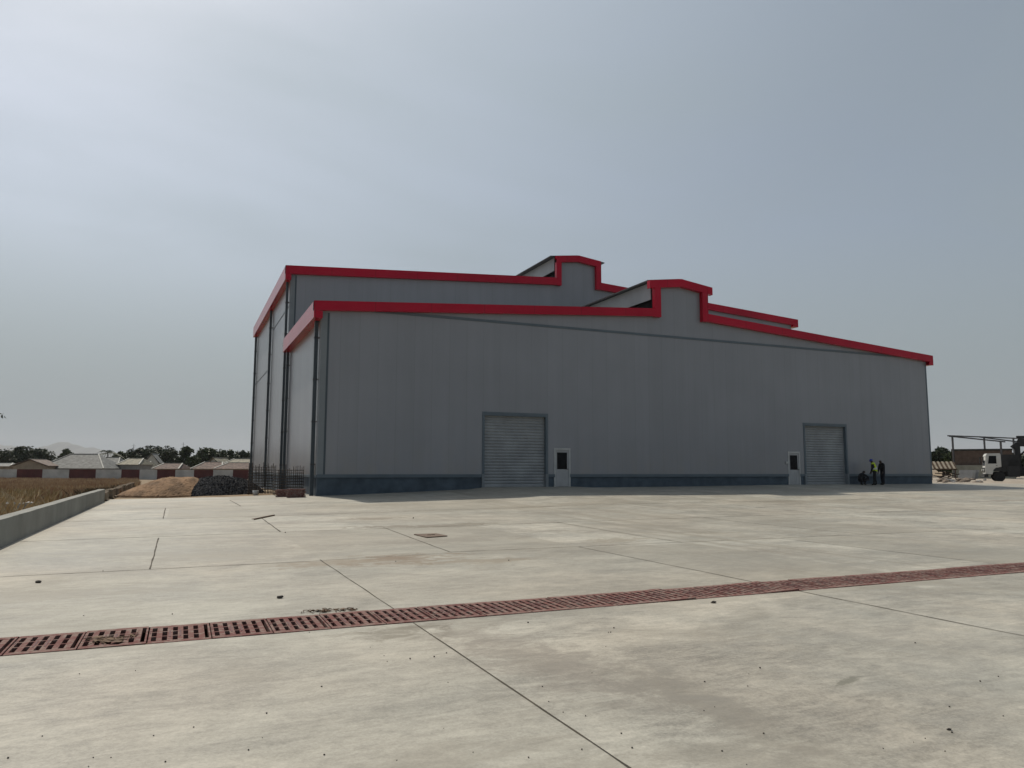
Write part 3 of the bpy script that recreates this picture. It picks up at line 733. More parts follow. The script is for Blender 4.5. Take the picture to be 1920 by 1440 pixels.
# ------------------------------------------------------------------ people
M['skin'] = mat('dark_skin', (.045, .025, .017), .55, .1, 5)
M['cloth_black'] = mat('black_cloth', (.012, .012, .014), .9, .2, 8)
M['cloth_navy'] = mat('navy_cloth', (.014, .016, .026), .9, .2, 8)
M['vest'] = mat('hi_vis', (.50, .62, .02), .7, .1, 5)
M['silver'] = mat('reflective_tape', (.55, .56, .52), .4, .05, 5)
M['blue_hat'] = mat('blue_plastic', (.02, .035, .28), .35, .05, 5)
M['boot'] = mat('boot', (.015, .012, .01), .7, .2, 8)
def person(label, loc, rz, J, tops, legs, vest=False, hat=False):
    """J: joint name -> position, in metres, facing +X, Z up"""
    bones = [('pelvis','waist'),('waist','chest'),('chest','neck'),('neck','head'),('head','crown')]
    rad = dict(pelvis=.135, waist=.14, chest=.172, neck=.058, head=.088, crown=.075)
    for s in 'lr':
        bones += [('chest','sh'+s),('sh'+s,'el'+s),('el'+s,'wr'+s),('wr'+s,'pa'+s),('pelvis','hip'+s),('hip'+s,'kn'+s),('kn'+s,'an'+s),('an'+s,'toe'+s)]
        rad.update({'sh'+s:.065,'el'+s:.046,'wr'+s:.03,'pa'+s:.032,'hip'+s:.095,'kn'+s:.06,'an'+s:.045,'toe'+s:.04})
    names = ['pelvis']+[b[1] for b in bones]
    me = bpy.data.meshes.new('person'); me.from_pydata([J[n] for n in names], [(names.index(a), names.index(c)) for a, c in bones], [])
    o = bpy.data.objects.new('person', me); COL.objects.link(o)
    md = o.modifiers.new('skin', 'SKIN'); md.use_smooth_shade = True
    for i, n in enumerate(names):
        r = rad[n]; v = me.skin_vertices[0].data[i]; v.radius = (r, r*(1.25 if n in ('chest','waist','pelvis') else 1)); v.use_root = n == 'pelvis'
    o.modifiers.new('sub', 'SUBSURF').levels = 2
    bpy.context.view_layer.update(); dg = bpy.context.evaluated_depsgraph_get()
    em = bpy.data.meshes.new_from_object(o.evaluated_get(dg)); bpy.data.objects.remove(o)
    mb = MB(); mb.add([v.co for v in em.vertices], [list(p_.vertices) for p_ in em.polygons], 0, True)
    nb_ = len(em.polygons)
    # face: nose, ears; hands: four fingers and a thumb
    hd, cr, nk = Vector(J['head']), Vector(J['crown']), Vector(J['neck'])
    up = (cr-nk).normalized(); fw = Vector(J.get('look', (1,0,0))); fw = (fw-up*fw.dot(up)).normalized(); sd2 = up.cross(fw)
    hc = (hd+cr)/2
    mb.blob(hc+fw*.098-up*.005, .017, 1, 1, .05, sq=(1,.8,1.3), smooth=True)
    for s in (-1, 1):
        mb.blob(hc+sd2*s*.088-up*.01, .026, 1, 1, .05, sq=(1,.4,1.2), smooth=True); mb.blob(hc+sd2*s*.032+fw*.085+up*.02, .011, 1, 1, 0, 1, smooth=True)
    for s in 'lr':
        w_, p_ = Vector(J['wr'+s]), Vector(J['pa'+s]); d = (p_-w_).normalized(); a = d.cross(Vector((0,1,0)) if abs(d.y) < .8 else Vector((1,0,0))).normalized()
        c_ = d.cross(a)
        for k, L in enumerate((.07,.08,.075,.06)):
            r0 = p_+a*(k-1.5)*.019
            mb.tube([r0, r0+d*L*.55+c_*.008, r0+d*L+c_*.03], [.009,.0085,.007], 6)
        mb.tube([w_+d*.03+a*-.03, w_+d*.06-a*.055+c_*.01, w_+d*.09-a*.06+c_*.025], [.011,.01,.008], 6)
    body = mb.build('person', [M['skin'], M['boot']], loc=loc); body.rotation_euler = (0,0,rz)
    tag(body, label, 'person')
    # clothing: shells that follow the body, picked by the nearest bone
    def near(pnt):
        best, bn = 9, None
        for a, c in bones:
            A, B = Vector(J[a]), Vector(J[c]); ab = B-A; t_ = clamp((pnt-A).dot(ab)/max(1e-6, ab.length_squared)); dd = (pnt-A-ab*t_).length-.5*lerp(rad[a], rad[c], t_)
            if dd < best: best, bn = dd, (a, c, t_)
        return bn
    cls = []
    for p_ in em.polygons:
        a, c, t_ = near(p_.center); k = c.rstrip('lr') if c[:-1] in ('sh','el','wr','pa','hip','kn','an','toe') else c
        k = c[:-1] if c[:-1] in ('sh','el','wr','pa','hip','kn','an','toe') else c
        if k in ('waist','chest','sh','el') or (k == 'wr' and t_ < .85) or (k == 'neck' and t_ < .35): cls.append('top')
        elif k in ('hip','kn') or (k == 'an' and t_ < .8): cls.append('leg')
        elif k in ('an','toe'): cls.append('boot')
        elif k in ('head', 'crown') : cls.append('hair' if (p_.center-hc).dot(up) > .035 or (p_.center-hc).dot(fw) < -.045 else 'skin')
        else: cls.append('skin')
    def shell(name, key, off, material, extra=None):
        mb2 = MB(); idx = {}; fs = []; vs = []
        for p_, k in zip(em.polygons, cls):
            if (k == key) if extra is None else extra(p_, k):
                f = []
                for vi in p_.vertices:
                    if vi not in idx: idx[vi] = len(vs); vs.append(em.vertices[vi].co+em.vertices[vi].normal*off)
                    f.append(idx[vi])
                fs.append(f)
        if not fs: return
        mb2.add(vs, fs, 0, True); return mb2.build(name, material, body, fix=False)
    shell('shirt', 'top', .016, tops); shell('trousers', 'leg', .018, legs); shell('boots', 'boot', .014, M['boot'])
    if not hat: shell('hair', 'hair', .008, M['cloth_black'])
    if vest:
        tor = lambda p_, k: k == 'top' and near(p_.center)[1] in ('waist','chest','neck') or (k == 'top' and near(p_.center)[1][:2] == 'sh')
        shell('vest', None, .055, M['vest'], tor)
        wa, chh = Vector(J['waist']), Vector(J['chest'])
        zz = lambda p_: (p_.center-wa).dot((chh-wa).normalized())
        shell('reflective_tape', None, .060, M['silver'], lambda p_, k: tor(p_, k) and -.02 < zz(p_) < .07)
    if hat:
        hm_ = MB(); prof = [(.155,-.012),(.15,.0),(.118,.012),(.115,.05),(.095,.09),(.055,.118),(.012,.128)]
        hm_.lathe(prof, n=20); h = hm_.build('helmet', M['blue_hat'], body); h.location = hc+up*.035
        h.rotation_mode = 'QUATERNION'; h.rotation_quaternion = up.to_track_quat('Z', 'Y')
    return body
def stand(lean=0, spread=.1, look=(1,0,-.1), armf=.0, hh=1.0):
    J = dict(pelvis=(0,0,.93), waist=(.04*lean,0,1.09), chest=(.14*lean,0,1.36), neck=(.26*lean,0,1.5), head=(.33*lean+.02,0,1.57), crown=(.40*lean+.03,0,1.68), look=look)
    for s, e in (('l',1),('r',-1)):
        x = .14*lean
        J['sh'+s] = (x, .205*e, 1.40); J['el'+s] = (x+.03+armf*.12, .28*e, 1.11); J['wr'+s] = (x+.08+armf*.35, .24*e, .87+armf*.1); J['pa'+s] = (x+.10+armf*.42, .235*e, .79+armf*.1)
        J['hip'+s] = (0, .095*e, .86); J['kn'+s] = (.03+.05*e*spread, .11*e, .48); J['an'+s] = (.6*spread*e*.5, .12*e, .08); J['toe'+s] = (.6*spread*e*.5+.15, .14*e, .035)
    return J
Js = dict(pelvis=(-.1,0,.30), waist=(-.05,0,.45), chest=(.08,0,.68), neck=(.18,0,.79), head=(.23,0,.85), crown=(.29,0,.95), look=(1,0,-.5))
for s, e in (('l',1),('r',-1)):
    Js['sh'+s] = (.08,.18*e,.71); Js['el'+s] = (.3,.26*e,.56); Js['wr'+s] = (.48,.14*e,.42); Js['pa'+s] = (.53,.10*e,.35)
    Js['hip'+s] = (-.04,.11*e,.27); Js['kn'+s] = (.32,.2*e,.45); Js['an'+s] = (.1,.15*e,.08); Js['toe'+s] = (.25,.18*e,.035)
def stand_at(px, y):
    P_ = at_y(px, 905, y); return (P_.x, y, yard_z(P_.x, y)+.002)
left_h = math.pi-YAW          # heading: towards the left of the view
person('person in a yellow high visibility vest and blue helmet leaning over the crouching person', stand_at(1641, -1.5), left_h-.55, stand(.38, .22, (1,0,-.5), .25), M['cloth_navy'], M['cloth_black'], True, True)
person('person in dark clothes standing behind the vested worker', stand_at(1656, -1.2), left_h+.2, stand(.35, .12, (1,0,-.2), .1), M['cloth_black'], M['cloth_navy'])
person('person in dark clothes crouching at the foot of the wall', stand_at(1615, -1.0), -YAW+.25, Js, M['cloth_black'], M['cloth_black'])

# ------------------------------------------------------------------ truck with loading crane
M['cabwhite'] = mat('cab_white', (.58, .58, .55), .45, .08, 2)
M['tyre'] = mat('tyre', (.018, .018, .018), .9, .2, 6)
M['black'] = mat('black_paint', (.015, .016, .018), .6, .2, 4)
M['redbed'] = mat('red_truck_paint', (.25, .018, .02), .55, .15, 3)
tp = at_depth(1846, 903, 77); tz = earth_z(tp.x, tp.y)
head = math.pi-YAW-.56+.10
tz = at_depth(1866, 903.2, 76).z
truck = thing('crane_truck', 'white cab truck with a black loading crane parked beyond the right end of the warehouse', 'truck', (tp.x, tp.y, tz), head)
# local frame: front bumper at x=0, body towards -x, y to the left
cb = MB()
prof = [(-.02,.75),(-.02,1.45),(-.12,2.62),(-.25,2.84),(-1.35,2.86),(-1.42,2.7),(-1.42,1.5),(-.95,1.42),(-.72,1.2),(-.62,.75)]
cb.prism_y(prof, -1.18, 1.18); cab = cb.build('cab', M['cabwhite'], truck)
for sy in (-1, 1):
    y0, y1 = sorted((1.181*sy, 1.2*sy))
    dm = MB().prism_y([(-.2,1.5),(-1.12,1.5),(-1.12,2.7),(-.33,2.7)], y0, y1); do = dm.build('door', M['cabwhite'], cab)
    y0, y1 = sorted((1.201*sy, 1.21*sy))
    MB().prism_y([(-.28,1.82),(-1.02,1.82),(-1.02,2.6),(-.4,2.6)], y0, y1).build('window', M['glass_dark'], do)
    MB().box(-1.08, -.95, *sorted((1.201*sy, 1.23*sy)), 1.6, 1.64).build('handle', M['black'], do)
    MB().bar((-.1,1.2*sy,2.5), (.16,1.42*sy,2.5), .03).box(.1, .2, *sorted((1.36*sy,1.58*sy)), 1.9, 2.48).build('mirror', M['black'], cab)
ws = MB().add([(-.055,-1.05,1.6),(-.055,1.05,1.6),(-.145,1.0,2.5),(-.145,-1.0,2.5)], [(0,1,2,3)]); 
for i, v in enumerate(ws.v): ws.v[i] = (v[0]+.03, v[1], v[2])
ws.build('windscreen', M['glass_dark'], cab)
MB().box(-.01, .03, -.95, .95, .95, 1.4).build('grille', M['black'], cab)
MB().box(-.25, .1, -1.2, 1.2, .45, .78).build('bumper', M['black'], truck)
for sy in (-1, 1): MB().lathe([(.12,0),(.12,.06),(.08,.08)], (0,0,0), 'z', 14).build('headlight', M['silver'], cab).matrix_local = Matrix.Translation((.03,.8*sy,1.12)) @ Matrix.Rotation(math.pi/2, 4, 'Y')
for sy in (-1, 1): MB().box(-1.9, -.63, *sorted((.75*sy, 1.16*sy)), 1.06, 1.4).build('fender', M['black'], truck)
MB().box(-8.6, -.3, -.5, -.3, .7, .95).box(-8.6, -.3, .3, .5, .7, .95).build('chassis', M['black'], truck)
for x in (-1.2, -5.9, -7.2):
    for sy in (-1, 1):
        t_ = MB().lathe([(.33,-.14),(.47,-.15),(.51,-.1),(.51,.1),(.47,.15),(.33,.14)], (x, .98*sy, .51), 'y', 28); w_ = t_.build('wheel', M['tyre'], truck)
        MB().lathe([(.325,-.09),(.3,-.13),(.16,-.08),(.14,-.17),(.14,.17),(.16,.08),(.3,.13),(.325,.09)], (x, .98*sy, .51), 'y', 24).build('rim', mat('rim_grey', (.16,.16,.16), .6, .2, 4), w_)
# machinery box, fuel tank and guard behind the cab
bx = MB().box(-3.0, -1.44, -1.1, 1.1, .96, 2.72); bx.box(-2.95, -1.9, -1.2, -1.151, .5, 1.6); bx.box(-2.95, -1.9, 1.151, 1.2, .5, 1.6)
for k in range(5): bx.box(-2.9, -2.1, 1.151, 1.2, 1.66+k*.13, 1.72+k*.13)
bx.build('machinery_box', M['black'], truck)
MB().box(-4.9, -3.45, .5, 1.15, .45, .95).build('fuel_tank', M['black'], truck)
cr_ = MB().box(-3.5, -3.02, -.5, .5, .96, 1.5).obox((-3.0,0,2.5), (.24,0,0), (0,.24,0), (0,0,1.1)); cr_.build('crane_column', M['black'], truck)
bo = MB(); bo.obox((-3.75,0,3.72), (.95,0,.06), (0,.17,0), (-.02,0,.19)); bo.obox((-2.85,0,3.55), (.22,0,-.2), (0,.2,0), (.2,0,.2)); bo.obox((-5.20,0,3.5), (.75,0,-.12), (0,.14,0), (.03,0,.15)); bo.tube([(-3.15,0,2.6),(-4.10,0,3.5)], .09, 8)
bo.obox((-6.40,0,4.5), (3.4,0,.0), (0,.12,0), (0,0,.12)); bo.obox((-3.4,0,4.15), (.3,0,.1), (0,.12,0), (-.1,0,.2))
bo.build('crane_boom', M['black'], truck)
MB().box(-4.5, -4.2, -1.3, -.6, .2, .96).build('outrigger', M['black'], truck); MB().box(-4.5, -4.2, .6, 1.3, .2, .96).build('outrigger', M['black'], truck)
bd = MB().box(-9.4, -4.5, -1.2, 1.2, 1.0, 1.15)
for sy in (-1, 1):
    a_, c_ = sorted((1.2*sy, 1.14*sy)); bd.box(-9.4, -4.5, a_, c_, 1.15, 1.7)
    for k in range(6): a_, c_ = sorted((1.2*sy, 1.26*sy)); bd.box(-4.6-k*.95, -4.5-k*.95, a_, c_, 1.0, 1.75)
bd.box(-4.5, -4.44, -1.2, 1.2, 1.0, 2.1); bd.build('cargo_bed', M['redbed'], truck)

# ------------------------------------------------------------------ unfinished brick building and steel frame
def local_thing(name, label, cat, px, py, d, rot=0, **k):
    p_ = at_depth(px, py, d); return thing(name, label, cat, p_, -YAW+rot, **k)
brick = mat('brown_brick', (.125, .088, .068), .9, .2, 2.5, bmp=.3)
bb = local_thing('unfinished_building', 'roofless brown brick building with a pale rendered base behind the truck', 'building', 1788, 903, 92, -.53)
bb.location.z -= .6
m1 = MB().box(0, 6.2, 0, .25, 2.6, 4.35); m1.box(0, .25, .25, 6, 2.6, 4.35); m1.box(0, 6.2, 6, 6.25, 2.6, 4.35); m1.build('brick_wall', brick, bb)
m2 = MB().prism_y([(-.25,0),(6.4,0),(6.4,2.6),(.3,2.6),(-.1,2.1)], -.5, -.003); m2.box(0, .3, .26, 6, 0, 2.59); m2.box(6.0, 6.3, .0, 6, 0, 2.59); m2.build('rendered_wall', mat('render_grey', (.31, .305, .25), .9, .2, 1, bmp=.2), bb)
MB().box(-.06, 6.26, -.06, .3, 4.351, 4.56).build('ring_beam', mat('dark_beam', (.05, .05, .045), .9, .3, 2), bb)
for i, (px, w) in enumerate(((1.2, .9), (3.6, 1.2))): pass
sfr = thing('open_shed', 'open dark steel shed skeleton standing above the brown brick building', 'shed', at_depth(1785, 903, 92))
base = sfr.location.copy(); base.z -= .6; sfr.location = base
def L_(px, py, d): return at_depth(px, py, d)-base
T = [L_(1785.5, 818, 92), L_(1845, 820, 97), L_(1876, 827.5, 89), L_(1900, 822, 99), L_(1945, 824, 100), L_(1950, 833, 90)]
for t_ in T: MB().box(t_.x-.08, t_.x+.08, t_.y-.08, t_.y+.08, 0, t_.z).build('post', M['steel'], sfr)
for a_, c_ in ((L_(1777,817,91.5), L_(1848,819.5,97.2)), (L_(1846,819.5,97), L_(1960,824,100.5)), (L_(1779,817.8,91.3), L_(1885,828.5,88.5)), (L_(1836,819.3,96), L_(1960,835,90))):
    MB().bar(a_, c_, .1, .15).build('beam', M['steel'], sfr)
# leaning concrete slabs
M['pale_conc'] = mat('pale_concrete', (.21, .21, .205), .85, .12, 2)
for (pa_, pb_, lab, th) in ((1799, 1822, 'wide grey concrete slab leaning on the pale base of the brick building', 14), (1823, 1828.5, 'narrow grey slab leaning beside the wide one', 10), (1829, 1834, 'dark narrow slab, nearest the truck of the leaning ones', 8)):
    w_ = (pb_-pa_)*88/FPX; p_ = at_depth((pa_+pb_)/2, 903, 88); p_.z -= .1
    sl = MB().hexa([(-w_/2-.15,-.1,0),(w_/2-.15,-.1,0),(w_/2-.15,0,0),(-w_/2-.15,0,0),(-w_/2+.2,.7,1.45),(w_/2+.2,.7,1.45),(w_/2+.2,.8,1.45),(-w_/2+.2,.8,1.45)])
    o = sl.build('concrete_slab', M['pale_conc'], loc=p_); o.rotation_euler = (0,0,-YAW-.5); tag(o, lab, 'concrete slab')
# pale planks on trestles
M['plank'] = mat('pale_timber', (.44, .38, .29), .8, .15, 3)
tr = thing('timber_trestle', 'dark timber trestle carrying pale planks at the right end of the warehouse', 'trestle', at_depth(1770, 904, 80), -YAW-.5)
for x in (-1.1, 1.1):
    for y_ in (-.3, .3): MB().bar((x, y_, -.2), (x, y_*.6, 1.3), .1).build('leg', M['rust'], tr)
MB().box(-1.3, 1.3, -.35, .35, 1.3, 1.42).build('top_rail', M['rust'], tr); MB().box(-1.3, 1.3, -.3, .3, .5, .58).build('shelf', M['rust'], tr)
MB().hexa([(-1.25,-.36,1.44),(1.25,-.36,1.44),(1.25,-.33,1.44),(-1.25,-.33,1.44),(-1.45,.2,2.15),(1.05,.2,2.15),(1.05,.23,2.15),(-1.45,.23,2.15)]).build('backing_board', M['rust'], tr)
for k in range(6):
    x = -1.25+k*.4
    pl_ = MB().hexa([(x+.2,-.45,1.43),(x+.4,-.45,1.43),(x+.4,-.40,1.43),(x+.2,-.40,1.43),(x-.12,.1,2.2),(x+.08,.1,2.2),(x+.08,.15,2.2),(x-.12,.15,2.2)])
    o = pl_.build('plank', M['plank'], loc=at_depth(1770, 904, 80)); o.rotation_euler = (0,0,-YAW-.5)
    tag(o, 'pale plank leaning in a slanted row on the trestle', 'plank', 'pale planks on the trestle')
M['old_timber'] = mat('old_timber', (.06, .045, .035), .9, .3, 3)
for k in range(14):
    p_ = at_depth(rng.uniform(1757, 1792), 901, rng.uniform(76, 82)); a_ = -YAW-.56+rng.gauss(0,.35); L = rng.uniform(.7, 1.5); h_ = .1+.09*k*.8
    p_.z = max(earth_z(p_.x, p_.y), -.3)+h_
    d_ = Vector((math.cos(a_)*L, math.sin(a_)*L, rng.uniform(-.25,.25)))
    o = MB().bar(-d_/2, d_/2, .12, .09).build('timber', M['old_timber'], loc=p_)
    tag(o, 'dark old timber in the heap under the pale planks', 'timber', 'dark timbers heaped beyond the warehouse')
M['rubble'] = mat('rubble', (.2, .16, .125), .95, .4, 3)
for k in range(46):
    px = rng.uniform(1753, 1848); py = rng.uniform(898, 906); d = 66 if px < 1790 else 74; d = rng.uniform(70, 84)
    p_ = at_depth(px, py, d); gz = earth_z(p_.x, p_.y) if p_.y > yb else yard_z(p_.x, p_.y); p_.z = max(gz, p_.z-.1)
    s = rng.uniform(.12, .42)
    o = MB().blob((0,0,.2*s), s, k, 1, .4, sq=(1.3,.9,.6)).build('rubble_chunk', M['rubble'] if k % 3 else M['pale_conc'], loc=p_)
    tag(o, ('brown' if k % 3 else 'pale grey')+' chunk of rubble on the dirt beyond the right end of the warehouse', 'rubble', 'brown rubble chunks' if k % 3 else 'pale grey rubble chunks')
# dirt bank the yard runs into on the right
hb = grid(span(46, 110, 40), span(4.02, 40, 24), lambda x, y: -.2+.12*mnoise.noise(Vector((x*.3, y*.3, 1)))+.25*sstep(6, 30, y))
tag(hb.build('dirt_apron', mat('pale_dirt', (.36, .31, .25), .95, .2, .8, bmp=.3), fix=False), kind='structure')

# ------------------------------------------------------------------ perimeter wall
DW = 155
M['pw_white'] = mat('whitewashed_wall', (.43, .43, .42), .9, .16, .5); M['pw_red'] = mat('red_oxide_wall', (.088, .024, .023), .9, .2, .6)
b0 = at_depth(0, 880, DW)
per = thing('perimeter_wall', 'long boundary wall of white and dark red sections beyond the dry field', 'wall', (b0.x, b0.y, -2.0), -YAW)
edges = [-120,-70,-18,32,80,130,180,228,262,295,329,364,400,437,470,505]
for i in range(len(edges)-1):
    xa, xc = edges[i]*DW/FPX, edges[i+1]*DW/FPX; red = i % 2 == 1
    zt = 2.55
    if red: MB().box(xa+.002, xc-.002, -.02, .2, 0, zt+.02).build('red_panel', M['pw_red'], per)
    else: MB().box(xa, xc, 0, .2, 0, zt).build('white_panel', M['pw_white'], per)
# ------------------------------------------------------------------ houses beyond the wall
def house(label, px0, px1, pye, pyr, d, roofc, wallc, ridge=.4, depth=9, gable=False, rot=0, porch=False):
    a, c = at_depth(px0, pye, d), at_depth(px1, pye, d); w = (c-a).length; ze = a.z; rise = (pye-pyr)*d/FPX
    t = thing('house', label, 'house', ((a.x+c.x)/2, (a.y+c.y)/2, -1.6), -YAW+rot, group='houses beyond the boundary wall')
    h = ze+1.6
    wl_ = MB().box(-w/2+.5, w/2-.5, 0, depth, 0, h)
    if gable: wl_.prism_y([(-w/2+.5, h), (w/2-.5, h), (0, h+rise*.93)], 0, .2)
    wo_ = wl_.build('wall', wallc, t)
    for x in (-w*.28, w*.22):
        f = MB().box(x-.6, x+.6, -.05, -.002, .9, 2.0).build('window', M['dark'], t)
    MB().box(-.5, .5, -.06, -.003, 0, 2.0).build('door', M['rust'], t)
    r_ = MB(); rw_ = w*ridge/2; y0, y1 = -.5, depth+.5
    if gable:
        for s in (-1, 1): r_.hexa([(s*w/2,y0,h),(0,y0,h+rise),(0,y1,h+rise),(s*w/2,y1,h),(s*w/2,y0,h+.12),(0,y0,h+rise+.12),(0,y1,h+rise+.12),(s*w/2,y1,h+.12)])
    else:
        ym = (y0+y1)/2
        r_.add([(-w/2,y0,h),(w/2,y0,h),(w/2,y1,h),(-w/2,y1,h),(-rw_,ym,h+rise),(rw_,ym,h+rise)], [(0,1,5,4),(1,2,5),(2,3,4,5),(3,0,4),(3,2,1,0)])
    ro = r_.build('roof', roofc, t)
    rc = MB()
    if not gable:
        ym = (y0+y1)/2
        for p_, q_ in (((-w/2,y0,h),(-rw_,ym,h+rise)),((w/2,y0,h),(rw_,ym,h+rise)),((-rw_,ym,h+rise),(rw_,ym,h+rise))): rc.bar(Vector(p_)+Vector((0,0,.06)), Vector(q_)+Vector((0,0,.06)), .3, .1)
    else: rc.bar((0,y0,h+rise+.15), (0,y1,h+rise+.15), .4, .1)
    rc.build('ridge_cap', mat('ridge_cap', (.33,.33,.3), .7, .1, 1), ro)
    return t
rg = mat('grey_roofing', (.16, .163, .155), .75, .3, 1.3); rb = mat('brown_roofing', (.16, .115, .09), .8, .4, 1.4); rbe = mat('beige_roofing', (.25, .23, .17), .8, .35, 1.4); rru = mat('rusty_roofing', (.15, .1, .08), .85, .5, 1.6)
wt = mat('tan_wall', (.3, .25, .19), .9, .15, .8); wg = mat('grey_wall', (.26, .26, .25), .9, .12, .8); ww = mat('pale_gable', (.5, .5, .46), .85, .1, .8)
house('grey hip roofed house, largest behind the boundary wall', 70, 196, 878, 850.5, 182, rg, wg, .42, 11)
house('tan gabled house at the left edge beyond the boundary wall', 24, 88, 874, 861.5, 175, rb, wt, 0, 10, True, .25)
house('low brown roofed house cut by the left edge of the view', -70, 22, 874, 868, 185, rg, wt, .6, 8)
house('steep grey roofed house behind the largest one', 168, 222, 876, 857, 215, rg, wg, .5, 9)
house('small beige hip roofed house with a shaded front', 219, 262, 871, 859, 190, rbe, wg, .62, 8)
house('small yellowish roofed house beside the beige one', 252, 276, 876, 865, 200, rbe, wt, .4, 8)
house('house with a tall pale triangular gable among the trees', 268, 300, 869, 850.5, 215, rg, ww, 0, 3, True, .15)
house('rusty dark roofed shed left of the trees', 286, 336, 879, 868.5, 185, rru, wt, .7, 8)
house('rusty roofed house left of the warehouse side', 358, 418, 879, 866, 180, rru, wt, .55, 8)
house('small gabled house with pale ridge behind the rusty roof', 388, 412, 869, 858.5, 205, rbe, ww, 0, 9, True)
house('beige rounded hip roofed house next to the warehouse side', 412, 474, 872, 860, 200, rbe, wg, .5, 9)
house('rusty hipped house in front of the beige roof', 402, 470, 879, 867.5, 178, rru, wt, .6, 8)
house('beige peaked roof farthest right beyond the wall', 436, 476, 868, 855, 230, rbe, wg, .15, 9)

# ------------------------------------------------------------------ trees
def leaf_mat(name, a, c):
    mt, nt, b = nm(name); g = nt.nodes.new('ShaderNodeNewGeometry')
    n = noise_node(nt, .5, 4, .6, g.outputs['Position'])
    w = rng_node(nt, g.outputs['Random Per Island'], 0, 1, 0, .6)
    cc = mix_node(nt, rng_node(nt, n, .3, .7, 0, 1), a, c); cc = mix_node(nt, w, cc, tuple(q*.55 for q in a))
    nt.links.new(cc, b.inputs['Base Color']); b.inputs['Roughness'].default_value = .6; b.inputs['Specular IOR Level'].default_value = .3
    return mt
M['leaf1'] = leaf_mat('dark_leaves', (.022, .036, .016), (.05, .072, .028)); M['leaf2'] = leaf_mat('green_leaves', (.04, .062, .02), (.075, .10, .035))
M['leaf3'] = leaf_mat('palm_leaves', (.035, .05, .022), (.07, .085, .04)); M['bark'] = mat('bark', (.075, .055, .04), .95, .3, 3)
def tree(label, px, pyt, d, wpx, group='trees beyond the boundary wall', lm='leaf1', zb=-1.6, pyb=None, nleaf=4200, ls=.42, name='tree'):
    top = at_depth(px, pyt+rng.uniform(-3.5, 2.5), d); w = wpx*1.15*d/FPX; h = top.z-zb
    t = thing(name, label, 'tree', (top.x, top.y, zb), rng.uniform(0,6), group=group)
    tk = MB(); hb_ = h*.42
    tk.tube([(0,0,-.3),(.1,0,hb_*.5),(0,.1,hb_),(.1,.1,h*.7)], [.3,.24,.2,.08], 8)
    cl = []
    nc = 16
    for k in range(nc):
        a_ = rng.uniform(0,6.28); rr = w*.36*math.sqrt(rng.random()); z = lerp(h*.36, h*.9, rng.random()**.8)
        zz_ = z*(1-.12*(rr/(w*.4))); c_ = Vector((math.cos(a_)*rr, math.sin(a_)*rr, zz_)); cl.append((c_, rng.uniform(.15,.25)*w))
        tk.tube([(0,.05,hb_*.8),(c_*.5+Vector((0,0,hb_*.45))), c_], [.14,.09,.03], 5)
    cl.append((Vector((0,0,h*.86)), min(w*.22, h*.14)))
    tk.build('trunk', M['bark'], t)
    cm_ = MB()
    for i in range(nleaf):
        c_, r_ = cl[i % len(cl)]
        v = Vector((rng.gauss(0,1), rng.gauss(0,1), rng.gauss(0,.8))).normalized()*(r_*(rng.random()**.45)); p_ = c_+v
        if p_.z > h: p_.z = h-rng.random()*.5
        s = ls*rng.uniform(.6, 1.4); a_ = Vector((rng.gauss(0,1), rng.gauss(0,1), rng.gauss(0,.6))).normalized(); b2 = a_.cross(Vector((rng.gauss(0,1), rng.gauss(0,1), rng.gauss(0,1)))).normalized()
        cm_.add([p_-a_*s, p_-b2*s*.45, p_+a_*s, p_+b2*s*.45], [(0,1,2,3)])
    cm_.build('crown', M[lm], t, fix=False)
    return t
def palm(label, px, pyt, d, wpx, nf=18, zb=-1.6, upright=.6):
    top = at_depth(px, pyt, d); h = top.z-zb; w = wpx*1.25*d/FPX
    t = thing('palm_tree', label, 'palm tree', (top.x, top.y, zb), 0, group='palm trees beyond the boundary wall')
    MB().tube([(0,0,-.3),(.15,.1,h*.4),(.05,0,h*.72)], [.25,.2,.16], 8).build('trunk', M['bark'], t)
    cm_ = MB()
    for k in range(nf):
        a_ = 6.28*k/nf+rng.uniform(-.2,.2); el = rng.uniform(-.3, 1.2); L = w*.55*rng.uniform(.8,1.1)
        d0 = Vector((math.cos(a_)*math.cos(el), math.sin(a_)*math.cos(el), math.sin(el)*upright)); p_ = Vector((.05,0,h*.72)); side = Vector((-math.sin(a_), math.cos(a_), 0))
        n = 12; pts = []
        for i in range(n+1):
            s = i/n; q_ = p_+d0*(L*s)+Vector((0,0,-L*.55*s*s)); pts.append(q_)
        cm_.tube(pts, [lerp(.05,.015,i/n) for i in range(n+1)], 4)
        for i in range(1, n+1):
            lw_ = L*.22*math.sin(math.pi*min(1,.15+i/n*.85))
            for e in (-1, 1):
                q_ = pts[i]; tip = q_+side*(e*lw_)+d0*lw_*.5+Vector((0,0,-lw_*.5)); cm_.add([q_, q_+d0*.16, tip], [(0,1,2)])
    cm_.build('fronds', M['leaf3'], t, fix=False)
